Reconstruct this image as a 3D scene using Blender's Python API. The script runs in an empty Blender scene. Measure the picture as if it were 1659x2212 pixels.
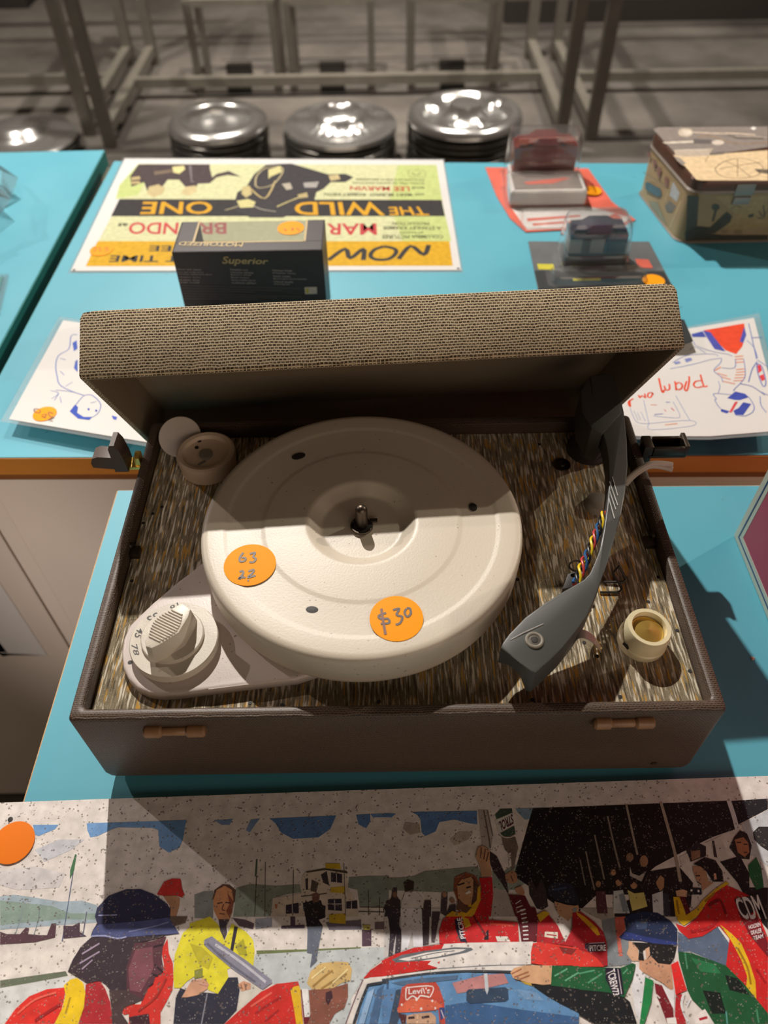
import bpy, bmesh, math, random
from mathutils import Vector, Matrix
from mathutils.geometry import tessellate_polygon
random.seed(7)
SC = bpy.context.scene
COL = SC.collection
MM = 0.001
# ------------------------------------------------------------------ camera
cam_d = bpy.data.cameras.new('camera'); cam = bpy.data.objects.new('camera', cam_d); COL.objects.link(cam)
RT = Vector((0.99987781, -0.01007889, -0.01194939)); UP = Vector((0.01546532, 0.74923673, 0.66212170)); FW = Vector((-0.00227947, 0.66222559, -0.74930106))
m = Matrix.Identity(4)
for i in range(3):
    m[i][0] = RT[i]; m[i][1] = UP[i]; m[i][2] = -FW[i]
m.translation = Vector((-4.288, -181.620, 444.137)) * MM
cam.matrix_world = m
cam_d.sensor_fit = 'VERTICAL'; cam_d.sensor_height = 36.0; cam_d.sensor_width = 27.0; cam_d.lens = 26.891
cam_d.clip_start = 0.02; cam_d.clip_end = 60
cam_d.dof.use_dof = True; cam_d.dof.focus_distance = 0.455; cam_d.dof.aperture_fstop = 7.4
SC.camera = cam
# ------------------------------------------------------------------ world, lamps, exposure
W = bpy.data.worlds.new('world'); SC.world = W; W.use_nodes = True
W.node_tree.nodes['Background'].inputs[0].default_value = (1.0, 0.70, 0.46, 1)
W.node_tree.nodes['Background'].inputs[1].default_value = 0.042
def lamp(name, direction, dist, watts, col, size=0.022, target=(0, 90, 80), angle=70):
    """ceiling track spot: light travels along `direction` towards the target"""
    d = Vector(direction).normalized(); t = Vector(target) * MM
    l = bpy.data.lights.new(name, 'SPOT'); l.energy = watts; l.color = col; l.shadow_soft_size = size
    l.spot_size = math.radians(angle); l.spot_blend = 0.5
    o = bpy.data.objects.new(name, l); COL.objects.link(o)
    o.location = t - d * dist
    o.rotation_euler = d.to_track_quat('-Z', 'Y').to_euler()
    return o
lamp('track_spot_key', (0.28, -0.995, -1.0), 2.5, 285, (1.0, 0.93, 0.85), 0.02)
lamp('track_spot_left', (1.55, -1.03, -1.0), 3.7, 125, (1.0, 0.84, 0.78), 0.02)
lamp('track_spot_right', (-1.8, -1.03, -1.0), 4.0, 165, (1.0, 0.88, 0.70), 0.02)
al = bpy.data.lights.new('front_fill_light', 'AREA'); al.energy = 21; al.color = (1.0, 0.80, 0.64); al.shape = 'RECTANGLE'; al.size = 2.6; al.size_y = 1.2  # unseen soft area fill from the front, standing in for wall bounce
ao = bpy.data.objects.new('front_fill_light', al); COL.objects.link(ao); ao.location = (1.0, -2.3, 0.95)
ao.rotation_euler = (Vector((-0.1, 0.1, 0.0)) - ao.location).to_track_quat('-Z', 'Y').to_euler()
lamp('gap_fill_spot', (0.22, 0.66, -1.0), 2.2, 150, (1.0, 0.86, 0.78), 0.10, (-300, 285, -210), 9)  # added narrow spot, only brightens the white panels in the left plinth gap
for i, (x, y) in enumerate([(-2.2, 2.4), (-0.9, 2.9), (0.5, 3.1), (1.8, 2.7)]):
    lamp('track_spot_far', (0.1 * (-1) ** i, 0.25, -1), 2.6, 220, (1.0, 0.90, 0.80), 0.03, (x * 700, y * 1000 + 500, -700), 70)
SC.view_settings.view_transform = 'Standard'; SC.view_settings.look = 'None'
SC.view_settings.exposure = 0.0; SC.view_settings.gamma = 1.0; SC.view_settings.use_curve_mapping = False

# ------------------------------------------------------------------ materials
def lin(h):
    c = [int(h[i:i + 2], 16) / 255 for i in (0, 2, 4)]
    return tuple(x / 12.92 if x <= 0.04045 else ((x + 0.055) / 1.055) ** 2.4 for x in c) + (1.0,)
MATS = {}
class NT:
    def __init__(s, name):
        s.m = bpy.data.materials.new(name); s.m.use_nodes = True; s.t = s.m.node_tree; s.t.nodes.clear()
        s.out = s.t.nodes.new('ShaderNodeOutputMaterial')
        MATS[name] = s.m
    def n(s, typ, **kw):
        nd = s.t.nodes.new('ShaderNode' + typ)
        for k, v in kw.items():
            if k in ('inp',):
                for a, b in v.items():
                    if isinstance(b, bpy.types.NodeSocket): s.t.links.new(b, nd.inputs[a])
                    else: nd.inputs[a].default_value = b
            else: setattr(nd, k, v)
        return nd
    def bsdf(s, **inp):
        b = s.n('BsdfPrincipled', inp={k.replace('_', ' '): v for k, v in inp.items()})
        s.t.links.new(b.outputs[0], s.out.inputs[0]); return b
    def uv(s, sx=1, sy=1, sz=1, kind='UV'):
        tc = s.n('TexCoord'); mp = s.n('Mapping', inp={'Vector': tc.outputs[kind], 'Scale': (sx, sy, sz)}); return mp.outputs[0]
    def mix(s, f, a, b, mode='MIX'):
        x = s.n('Mix', data_type='RGBA', blend_type=mode)
        for k, v in ((0, f), (6, a), (7, b)):
            if isinstance(v, bpy.types.NodeSocket): s.t.links.new(v, x.inputs[k])
            else: x.inputs[k].default_value = v
        return x.outputs[2]
    def ramp(s, f, stops):
        r = s.n('ValToRGB', inp={'Fac': f}); e = r.color_ramp.elements
        while len(e) < len(stops): e.new(0.5)
        for q, (p, c) in zip(e, stops):
            q.position = p; q.color = c if len(c) == 4 else tuple(c) + (1,)
        return r.outputs[0]
    def math(s, op, a, b=0.0):
        x = s.n('Math', operation=op)
        for k, v in ((0, a), (1, b)):
            if isinstance(v, bpy.types.NodeSocket): s.t.links.new(v, x.inputs[k])
            else: x.inputs[k].default_value = v
        return x.outputs[0]
    def bump(s, h, strength, dist=0.0003):
        return s.n('Bump', inp={'Height': h, 'Strength': strength, 'Distance': dist}).outputs[0]
def simple(name, hexc, rough=0.5, metal=0.0, var=0.12, scale=60, bump=0.0, bscale=400, spec=0.5, coat=0.0):
    t = NT(name); uv = t.uv(kind='Object')
    nz = t.n('TexNoise', inp={'Vector': uv, 'Scale': scale, 'Detail': 4.0}).outputs[0]
    c = lin(hexc); d = tuple(max(0, x * (1 - var)) for x in c[:3]) + (1,); l = tuple(min(1, x * (1 + var)) for x in c[:3]) + (1,)
    col = t.mix(nz, d, l)
    kw = dict(Base_Color=col, Roughness=rough, Metallic=metal, Specular_IOR_Level=spec, Coat_Weight=coat)
    if bump:
        b = t.n('TexNoise', inp={'Vector': uv, 'Scale': bscale, 'Detail': 3.0}).outputs[0]
        kw['Normal'] = t.bump(b, bump)
    t.bsdf(**kw); return t.m
def weave(name, dark, light, px, py, bump, rough=0.75, seam=0.30, spec=0.3, dk=0.0):
    """woven book-cloth: two crossing thread systems from UVs in millimetres"""
    t = NT(name); tc = t.n('TexCoord')
    nz = t.n('TexNoise', inp={'Vector': tc.outputs['UV'], 'Scale': 0.10, 'Detail': 3.0})
    nz2 = t.n('TexNoise', inp={'Vector': tc.outputs['UV'], 'Scale': 0.55, 'Detail': 2.0})
    off = t.n('VectorMath', operation='SCALE', inp={0: nz.outputs['Color'], 'Scale': 1.6}).outputs[0]
    off2 = t.n('VectorMath', operation='SCALE', inp={0: nz2.outputs['Color'], 'Scale': 0.7}).outputs[0]
    v = t.n('VectorMath', operation='ADD', inp={0: tc.outputs['UV'], 1: off}).outputs[0]
    v = t.n('VectorMath', operation='ADD', inp={0: v, 1: off2}).outputs[0]
    v = t.n('Mapping', inp={'Vector': v, 'Scale': (1.28, 1.0, 1.0)}).outputs[0]
    br = t.n('TexBrick', inp={'Vector': v, 'Color1': (0, 0, 0, 1), 'Color2': (0.22, 0.22, 0.22, 1), 'Mortar': (1, 1, 1, 1), 'Scale': 1.0,
              'Mortar Size': seam, 'Mortar Smooth': 0.55, 'Bias': 0.0, 'Brick Width': px * 1.28, 'Row Height': py})
    br.offset = 0.5
    h = t.math('MULTIPLY', br.outputs['Color'], 1.0)
    bg = t.n('TexNoise', inp={'Vector': tc.outputs['UV'], 'Scale': 0.02, 'Detail': 4.0}).outputs[0]
    col = t.mix(h, lin(dark), lin(light))
    col = t.mix(t.math('MULTIPLY', bg, 0.35), col, lin(dark))
    t.bsdf(Base_Color=col, Roughness=rough, Specular_IOR_Level=spec, Normal=t.bump(h, bump, 0.0006)); return t.m
weave('burlap_cloth', '3a2b1a', 'e2cfac', 2.35, 1.75, 0.9, 0.85, 0.50)
weave('brown_cloth', '2a2019', '735f4e', 1.9, 1.15, 1.0, 0.42, 0.33, 0.5)
weave('lid_inner_cloth', '70624e', '9a8b72', 1.2, 0.9, 0.3, 0.8, 0.26)
# streaked grasscloth paper on the deck
t = NT('grasscloth_paper')
a = t.n('TexNoise', inp={'Vector': t.uv(0.72, 0.062, 1), 'Scale': 1.0, 'Detail': 2.0, 'Roughness': 0.5}).outputs[0]
b = t.n('TexNoise', inp={'Vector': t.uv(0.66, 0.055, 3), 'Scale': 1.0, 'Detail': 1.5}).outputs[0]
d_ = t.n('TexNoise', inp={'Vector': t.uv(0.02, 0.02, 1), 'Scale': 1.0, 'Detail': 2.0}).outputs[0]
wob = t.n('TexWave', inp={'Vector': t.uv(1.3, 2.3, 1), 'Scale': 0.55, 'Distortion': 9.0, 'Detail': 2.0, 'Detail Scale': 1.6}); wob.bands_direction = 'Y'
fine = wob.outputs['Fac']
base = t.mix(t.ramp(fine, [(0.2, (0, 0, 0)), (0.8, (1, 1, 1))]), lin('574b39'), lin('cabb9a'))
s3 = t.ramp(a, [(0.36, (1, 1, 1)), (0.45, (0, 0, 0))])
col = t.mix(t.math('MULTIPLY', s3, 0.7), base, lin('3a3024'))
s1 = t.ramp(a, [(0.545, (0, 0, 0)), (0.60, (1, 1, 1))])
col = t.mix(t.math('MULTIPLY', s1, 0.92), col, lin('fbf2dc'))
s2 = t.ramp(b, [(0.585, (0, 0, 0)), (0.64, (1, 1, 1))])
col = t.mix(t.math('MULTIPLY', s2, 0.9), col, lin('dca848'))
hgt = t.math('ADD', t.math('MULTIPLY', fine, 0.6), t.math('MULTIPLY', s1, 0.5))
t.bsdf(Base_Color=col, Roughness=0.7, Specular_IOR_Level=0.3, Normal=t.bump(hgt, 0.7, 0.0005))
# hammered cream metal
def cream(name, hexc, rough, speck=True):
    t = NT(name); uv = t.uv(kind='Object')
    n1 = t.n('TexNoise', inp={'Vector': uv, 'Scale': 900.0, 'Detail': 2.0}).outputs[0]
    n2 = t.n('TexNoise', inp={'Vector': uv, 'Scale': 14.0, 'Detail': 5.0}).outputs[0]
    n3 = t.n('TexNoise', inp={'Vector': uv, 'Scale': 420.0, 'Detail': 1.0}).outputs[0]
    c = lin(hexc)
    col = t.mix(n2, tuple(x * 0.9 for x in c[:3]) + (1,), tuple(min(1, x * 1.08) for x in c[:3]) + (1,))
    col = t.mix(t.math('MULTIPLY', t.ramp(n3, [(0.74, (0, 0, 0)), (0.77, (1, 1, 1))]), 0.6 if speck else 0.2), col, lin('5b4b3c'))
    t.bsdf(Base_Color=col, Roughness=rough, Specular_IOR_Level=0.5, Normal=t.bump(n1, 0.22, 0.0003)); return t.m
cream('cream_enamel', 'c9bfae', 0.42)
cream('plate_enamel', 'd2c7c0', 0.38)
cream('dial_plastic', 'cdc5b6', 0.4, False)
simple('adapter_plastic', 'dcc6ae', 0.5, var=0.1, bump=0.05)
simple('white_plastic', 'd0c6bc', 0.5, var=0.05)
simple('ivory_plastic', 'e6dbb4', 0.32, var=0.05, coat=0.2)
simple('brass', 'e0bc62', 0.3, 0.8, var=0.15)
simple('arm_grey', '4b4c49', 0.42, var=0.08, bump=0.05, bscale=900)
simple('scratch_grey', 'a6a6a2', 0.4); simple('bright_metal', 'cfc6ba', 0.42, 0.5)
simple('dark_plastic', '2c2825', 0.5)
simple('black_ink', '26221f', 0.6)
simple('steel', '9a958c', 0.3, 1.0, var=0.2)
simple('dark_steel', '5a5148', 0.4, 1.0, var=0.25)
simple('brown_enamel', '96704e', 0.45, var=0.22, scale=300, bump=0.1)
simple('brown_latch', '49392f', 0.5, var=0.2, bump=0.1)
simple('grey_rubber', '8a8478', 0.6)
simple('cord_white', 'd8d2c4', 0.45)
simple('wire_yellow', 'e8c81c', 0.4); simple('wire_red', 'c03c3c', 0.4); simple('wire_blue', '2a5c90', 0.4); simple('wire_black', '16161a', 0.4)
simple('sticker_orange', 'f59c00', 0.6, var=0.03, spec=0.2)
# laminate, chipboard, panels
def laminate():
    t = NT('turquoise_laminate'); uv = t.uv(kind='Object')
    n1 = t.n('TexNoise', inp={'Vector': uv, 'Scale': 9.0, 'Detail': 5.0}).outputs[0]
    n2 = t.n('TexNoise', inp={'Vector': uv, 'Scale': 700.0, 'Detail': 1.0}).outputs[0]
    sp = t.n('TexNoise', inp={'Vector': uv, 'Scale': 130.0, 'Detail': 1.0}).outputs[0]
    col = t.mix(n1, lin('4c9fb3'), lin('5aa9bc'))
    col = t.mix(t.math('MULTIPLY', t.ramp(sp, [(0.79, (0, 0, 0)), (0.80, (1, 1, 1))]), 0.5), col, lin('2a6a72'))
    t.bsdf(Base_Color=col, Roughness=t.math('ADD', t.math('MULTIPLY', n1, 0.2), 0.38), Specular_IOR_Level=0.5, Normal=t.bump(n2, 0.04, 0.0003))
laminate()
simple('turquoise_edge', '2f8c8c', 0.5, var=0.15, scale=30)
simple('chipboard_edge', 'c6a074', 0.8, var=0.35, scale=500, bump=0.4)
simple('wood_edge', 'b5772f', 0.5, var=0.12, scale=25)
simple('wood_edge_dark', '7a4a22', 0.6, var=0.2, scale=40)
simple('white_panel', 'cfc4b8', 0.55, var=0.05, scale=12)
simple('red_lacquer', 'b0284a', 0.4, var=0.05, scale=20)
simple('sign_white', 'c9cfbe', 0.5, var=0.05)
simple('sign_blue', '2a4a7a', 0.5)
simple('box_black', '3a3232', 0.45, var=0.1, spec=0.35)
simple('box_gold', 'b8a06c', 0.45)
simple('paper_white', 'cfcdca', 0.6, var=0.02)
simple('board_fibre', 'a08a6c', 0.8, var=0.2, scale=400)
simple('card_red', 'd0604c', 0.5, var=0.3, scale=30); simple('card_white', 'd8d4d0', 0.5); simple('card_grey', '5c5f60', 0.5, var=0.3, scale=40); simple('card_dark', '2c2f30', 0.45)
simple('car_maroon', '6c2420', 0.25, var=0.4, scale=90, coat=0.6); simple('car_grey', '8a7f78', 0.3, var=0.3, scale=60); simple('car_navy', '23263a', 0.3); simple('tyre_black', '15151a', 0.6)
simple('label_yellow', 'c8c034', 0.5)
simple('tin_brown', '5a4034', 0.34, 0.35, var=0.45, scale=60)
simple('tin_tan', '94805c', 0.45, 0.0, var=0.22, scale=40)
simple('tin_rim', '8f8880', 0.4, 0.3, var=0.2)
simple('steel_frame', '6e6a62', 0.45, 0.4, var=0.2, scale=20)
simple('steel_frame_light', '848076', 0.4, 0.4, var=0.2, scale=20)
simple('base_white', 'b8b4ac', 0.6)
simple('chrome', 'dcdcda', 0.24, 0.9, var=0.06)
simple('chrome_reflecting_dark', '6a6864', 0.28, 0.85)  # lower hubcaps: chrome with the dark floor reflection put into its colour
simple('wall_dark', '55504a', 0.7, var=0.1, scale=5); simple('base_black', '2a2622', 0.5)
simple('crumb', 'e8c0ac', 0.7)
# dark concrete floor
t = NT('floor_concrete'); uv = t.uv(kind='Object')
n1 = t.n('TexNoise', inp={'Vector': uv, 'Scale': 1.6, 'Detail': 8.0, 'Roughness': 0.62}).outputs[0]
n2 = t.n('TexNoise', inp={'Vector': uv, 'Scale': 22.0, 'Detail': 5.0}).outputs[0]
col = t.mix(t.ramp(n1, [(0.35, (0, 0, 0)), (0.68, (1, 1, 1))]), lin('4e4a46'), lin('78736c'))
col = t.mix(t.math('MULTIPLY', n2, 0.3), col, lin('3c3835'))
t.bsdf(Base_Color=col, Roughness=t.math('ADD', t.math('MULTIPLY', n1, 0.3), 0.35), Normal=t.bump(n2, 0.1, 0.002))
# clear film / blister plastic
def film(name, white, gloss, rough):
    t = NT(name)
    tr = t.n('BsdfTransparent'); df = t.n('BsdfDiffuse', inp={'Color': (0.9, 0.93, 0.94, 1)}); gl = t.n('BsdfGlossy', inp={'Roughness': rough})
    lw = t.n('LayerWeight', inp={'Blend': 0.5})
    fr = t.math('ADD', t.math('MULTIPLY', t.math('POWER', lw.outputs['Facing'], 4.0), 0.8), 0.04)
    m1 = t.n('MixShader', inp={0: white, 1: tr.outputs[0], 2: df.outputs[0]})
    m2 = t.n('MixShader', inp={0: t.math('MULTIPLY', fr, gloss), 1: m1.outputs[0], 2: gl.outputs[0]})
    t.t.links.new(m2.outputs[0], t.out.inputs[0]); return t.m
film('laminating_film', 0.10, 1.2, 0.08)
film('blister_plastic', 0.06, 1.8, 0.06)
film('bag_plastic', 0.06, 2.2, 0.12)
# printed inks: colours come from a face attribute
def ink(name, rough, speck, spec=0.5, lo=0.80, hi=1.16):
    t = NT(name); at = t.n('Attribute', attribute_name='Col'); uv = t.uv(kind='Object')
    n1 = t.n('TexNoise', inp={'Vector': uv, 'Scale': 160.0, 'Detail': 5.0}).outputs[0]
    k = t.n('MapRange', inp={0: n1, 1: 0.25, 2: 0.75, 3: lo, 4: hi}).outputs[0]
    col = t.mix(1.0, at.outputs['Color'], k, 'MULTIPLY')
    kw = {}
    if speck:
        v = t.n('TexVoronoi', inp={'Vector': uv, 'Scale': 560.0}).outputs['Distance']
        g = t.n('TexNoise', inp={'Vector': uv, 'Scale': 260.0, 'Detail': 2.0}).outputs[0]
        pit = t.math('MULTIPLY', t.ramp(v, [(0.26, (1, 1, 1)), (0.36, (0, 0, 0))]), t.ramp(g, [(0.53, (0, 0, 0)), (0.57, (1, 1, 1))]))
        col = t.mix(t.math('MULTIPLY', pit, speck), col, lin('6b6058'))
        v2 = t.n('TexVoronoi', inp={'Vector': uv, 'Scale': 760.0}).outputs['Distance']; g2 = t.n('TexNoise', inp={'Vector': uv, 'Scale': 200.0}).outputs[0]
        dot = t.math('MULTIPLY', t.ramp(v2, [(0.16, (1, 1, 1)), (0.24, (0, 0, 0))]), t.ramp(g2, [(0.50, (0, 0, 0)), (0.56, (1, 1, 1))]))
        col = t.mix(t.math('MULTIPLY', dot, 0.5), col, lin('c8c0b8'))
        kw['Normal'] = t.bump(t.math('SUBTRACT', t.math('MULTIPLY', g, 0.5), pit), 0.35, 0.0005)
    t.bsdf(Base_Color=col, Roughness=rough, Specular_IOR_Level=spec, **kw); return t.m
ink('board_ink', 0.55, 0.75, 0.35); ink('print_ink', 0.5, 0.0); ink('tin_ink', 0.36, 0.0); ink('film_ink', 0.22, 0.0, 0.5, 0.70, 0.92)

# ------------------------------------------------------------------ mesh helpers (all coordinates in millimetres)
WO = {}
def place(o, c, parent, label, cat, group, kind):
    if parent is not None: o.parent = parent; o.location = (Vector(c) - WO[parent.name]) * MM
    else: o.location = Vector(c) * MM
    WO[o.name] = Vector(c)
    if label: o['label'] = label
    if cat: o['category'] = cat
    if group: o['group'] = group
    if kind: o['kind'] = kind
def thing(name, label, cat, loc, group=None):
    o = bpy.data.objects.new(name, None); o.empty_display_size = 0.02; COL.objects.link(o)
    place(o, loc, None, label, cat, group, None); return o
def obj(name, bm, mat, parent=None, label=None, cat=None, group=None, kind=None, sharp=32, smooth=True, base=False):
    lo = Vector((1e9,) * 3); hi = -lo
    for v in bm.verts:
        for i in range(3): lo[i] = min(lo[i], v.co[i]); hi[i] = max(hi[i], v.co[i])
    c = (lo + hi) / 2
    if base or parent is None: c.z = lo.z
    bmesh.ops.recalc_face_normals(bm, faces=[f for f in bm.faces]) if not bm.faces.layers.int.get('keep') else None
    uvl = bm.loops.layers.uv.new('UVMap')
    for f in bm.faces:
        n = f.normal; ax = max(range(3), key=lambda i: abs(n[i])); a, b = ((1, 2), (0, 2), (0, 1))[ax]
        for l in f.loops: l[uvl].uv = (l.vert.co[a], l.vert.co[b])
        f.smooth = smooth
    for v in bm.verts: v.co = (v.co - c) * MM
    me = bpy.data.meshes.new(name); bm.to_mesh(me); bm.free()
    for x in (mat if isinstance(mat, (list, tuple)) else [mat]): me.materials.append(MATS[x])
    if smooth: me.set_sharp_from_angle(angle=math.radians(sharp))
    o = bpy.data.objects.new(name, me); COL.objects.link(o)
    place(o, c, parent, label, cat, group, kind); return o
def B(): return bmesh.new()
def quad(bm, pts, mi=0):
    f = bm.faces.new([bm.verts.new(p) for p in pts]); f.material_index = mi; return f
def bevel(bm, geom_edges, w, seg=2):
    bmesh.ops.bevel(bm, geom=geom_edges, offset=w, segments=seg, affect='EDGES', profile=0.6)
def box(bm, lo, hi, bev=0, seg=2, M=None, mi=0):
    x0, y0, z0 = lo; x1, y1, z1 = hi
    v = [bm.verts.new(p) for p in ((x0, y0, z0), (x1, y0, z0), (x1, y1, z0), (x0, y1, z0), (x0, y0, z1), (x1, y0, z1), (x1, y1, z1), (x0, y1, z1))]
    fs = [bm.faces.new([v[i] for i in q]) for q in ((3, 2, 1, 0), (4, 5, 6, 7), (0, 1, 5, 4), (1, 2, 6, 5), (2, 3, 7, 6), (3, 0, 4, 7))]
    for f in fs: f.material_index = mi
    if M is not None:
        for p in v: p.co = M @ p.co
    if bev: bevel(bm, list({e for f in fs for e in f.edges}), bev, seg)
    return bm
def loft(bm, rings, cap0=True, cap1=True, closed=True, mi=0):
    R = [[bm.verts.new(p) for p in r] for r in rings]; n = len(R[0])
    for a, b in zip(R, R[1:]):
        for i in range(n if closed else n - 1):
            j = (i + 1) % n
            try: bm.faces.new((a[i], a[j], b[j], b[i])).material_index = mi
            except ValueError: pass
    if cap0: bm.faces.new(R[0][::-1]).material_index = mi
    if cap1: bm.faces.new(R[-1]).material_index = mi
    return R
def rrect(x0, y0, x1, y1, r, z, n=4):
    r = max(r, 0.05); o = []
    for cx, cy, a0 in ((x1 - r, y1 - r, 0), (x0 + r, y1 - r, 90), (x0 + r, y0 + r, 180), (x1 - r, y0 + r, 270)):
        for k in range(n + 1):
            a = math.radians(a0 + 90 * k / n); o.append((cx + r * math.cos(a), cy + r * math.sin(a), z))
    return o
def lathe(bm, cx, cy, prof, n=64, M=None, cap0=True, cap1=True, mi=0, wob=None):
    rings = []
    for k, (r, z) in enumerate(prof):
        ring = []
        for i in range(n):
            a = 2 * math.pi * i / n; rr = r; zz = z
            if wob: rr, zz = wob(k, i, r, z)
            p = Vector((cx + rr * math.cos(a), cy + rr * math.sin(a), zz)); ring.append(M @ p if M is not None else p)
        rings.append(ring)
    return loft(bm, rings, cap0, cap1, mi=mi)
def prism(bm, pts, z0, z1, bev=0, seg=2, shrink=0.0, mi=0):
    """extrude an xy outline (optionally with its own top z per point) down to z0"""
    c = Vector((sum(p[0] for p in pts) / len(pts), sum(p[1] for p in pts) / len(pts)))
    top = [bm.verts.new((p[0], p[1], p[2] if len(p) > 2 else z1)) for p in pts]
    bot = []
    for p in pts:
        q = c + (Vector((p[0], p[1])) - c) * (1 + shrink); bot.append(bm.verts.new((q.x, q.y, z0(p) if callable(z0) else z0)))
    n = len(pts); ft = bm.faces.new(top); fb = bm.faces.new(bot[::-1]); fs = [ft, fb]
    for i in range(n): fs.append(bm.faces.new((bot[i], bot[(i + 1) % n], top[(i + 1) % n], top[i])))
    for f in fs: f.material_index = mi
    ft.normal_update()
    if ft.normal.z < 0:
        for f in fs: f.normal_flip()
    if bev: bevel(bm, list(ft.edges), bev, seg)
    return ft
def tube(bm, pts, r, n=8, cap=True, mi=0):
    P = [Vector(p) for p in pts]; rings = []; up = Vector((0.13, 0.21, 0.97))
    for i, p in enumerate(P):
        d = (P[min(i + 1, len(P) - 1)] - P[max(i - 1, 0)]).normalized()
        a = d.cross(up); a = a.normalized() if a.length > 1e-4 else Vector((1, 0, 0)); b = a.cross(d).normalized(); up = b
        rr = r[i] if isinstance(r, (list, tuple)) else r
        rings.append([p + (a * math.cos(2 * math.pi * k / n) + b * math.sin(2 * math.pi * k / n)) * rr for k in range(n)])
    return loft(bm, rings, cap, cap, mi=mi)
def spline(pts, k=6):
    P = [Vector(p) for p in pts]; out = []
    for i in range(len(P) - 1):
        p0 = P[max(i - 1, 0)]; p1 = P[i]; p2 = P[i + 1]; p3 = P[min(i + 2, len(P) - 1)]
        for s in range(k):
            t = s / k
            out.append(0.5 * ((2 * p1) + (-p0 + p2) * t + (2 * p0 - 5 * p1 + 4 * p2 - p3) * t * t + (-p0 + 3 * p1 - 3 * p2 + p3) * t ** 3))
    out.append(P[-1]); return out
GLY = {}
def glyphs(s):
    if s not in GLY:
        cu = bpy.data.curves.new('lettering', 'FONT'); cu.body = s; cu.resolution_u = 3; cu.offset = 0.018
        o = bpy.data.objects.new('lettering', cu); COL.objects.link(o)
        me = bpy.data.meshes.new_from_object(o.evaluated_get(bpy.context.evaluated_depsgraph_get()))
        vs = [(v.co.x, v.co.y) for v in me.vertices]; fs = [tuple(p.vertices) for p in me.polygons]
        bpy.data.objects.remove(o); bpy.data.curves.remove(cu); bpy.data.meshes.remove(me); GLY[s] = (vs, fs)
    return GLY[s]
STEP = 0.025
def artwork(name, data, mat, parent, step=STEP, lift=0.02):
    """flat printed ink: thin layers of coloured shapes lying on a plane of the thing itself"""
    (o, u, v), txt = data; o = Vector(o); u = Vector(u); v = Vector(v); n = u.cross(v)
    bm = B(); cl = bm.loops.layers.float_color.new('Col'); kp = bm.faces.layers.int.new('keep')
    def face(pts, col):
        try: f = bm.faces.new(pts)
        except ValueError: return
        f.normal_update()
        if f.normal.dot(n) < 0: f.normal_flip()
        for l in f.loops: l[cl] = col
    def vert(a, b, h): return bm.verts.new(o + u * a + v * b + n * h)
    for ln in txt.strip().split('\n'):
        if '|' in ln and ln[0] == 't': ln, s = ln.split('|', 1)
        tk = ln.split(); k = tk[0][0]; h = lift + step * int(tk[0][1:]); col = lin(tk[1])
        if k == 'p':
            q = [float(x) for x in tk[2:]]; P = [(q[i], q[i + 1]) for i in range(0, len(q), 2)]
            vs = [vert(a, b, h) for a, b in P]
            for tri in tessellate_polygon([[Vector((a, b, 0)) for a, b in P]]): face([vs[i] for i in tri], col)
        elif k == 's':
            w = float(tk[2]) / 2; q = [float(x) for x in tk[3:]]; P = [Vector((q[i], q[i + 1], 0)) for i in range(0, len(q), 2)]
            if len(P) > 2: P = spline(P, 4)
            P = [p for i, p in enumerate(P) if i == 0 or (p - P[i - 1]).length > 1e-4]
            L = []
            for i, p in enumerate(P):
                d = (P[min(i + 1, len(P) - 1)] - P[max(i - 1, 0)]).normalized(); e = Vector((-d.y, d.x, 0)) * w
                L.append((vert(p.x + e.x, p.y + e.y, h), vert(p.x - e.x, p.y - e.y, h)))
            for a, b in zip(L, L[1:]): face([a[0], a[1], b[1], b[0]], col)
        elif k == 't':
            q = [float(x) for x in tk[2:]]; tl, tr, br, bl = [Vector((q[i], q[i + 1], 0)) for i in range(0, 8, 2)]
            vs, fs = glyphs(s)
            x0 = min(a for a, b in vs); x1 = max(a for a, b in vs); y0 = min(b for a, b in vs); y1 = max(b for a, b in vs)
            V = []
            for a, b in vs:
                sx = (a - x0) / (x1 - x0); sy = (b - y0) / (y1 - y0); p = (bl * (1 - sx) + br * sx) * (1 - sy) + (tl * (1 - sx) + tr * sx) * sy
                V.append(vert(p.x, p.y, h + 0.02))
            for f in fs: face([V[i] for i in f], col)
    return obj(name, bm, mat, parent, smooth=False)
def sticker(parent, c, r, n=Vector((0, 0, 1)), u=Vector((1, 0, 0)), lab='round orange price sticker', art=None, lift=0.25, ry=None):
    """paper dot stuck on a thing; its pen strokes are part of the dot"""
    c = Vector(c); n = Vector(n).normalized(); u = (Vector(u) - n * Vector(u).dot(n)).normalized(); v = n.cross(u); ry = ry or r
    bm = B(); ring = lambda h, k: [c + u * (r * k * math.cos(a)) + v * (ry * k * math.sin(a)) + n * h for a in [2 * math.pi * i / 48 for i in range(48)]]
    loft(bm, [ring(0, 1), ring(lift, 1), ring(lift + .02, .985)])
    for f in bm.faces: f.material_index = 0
    o = obj('price_sticker', bm, 'sticker_orange', parent, label=lab)
    return o

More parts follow.
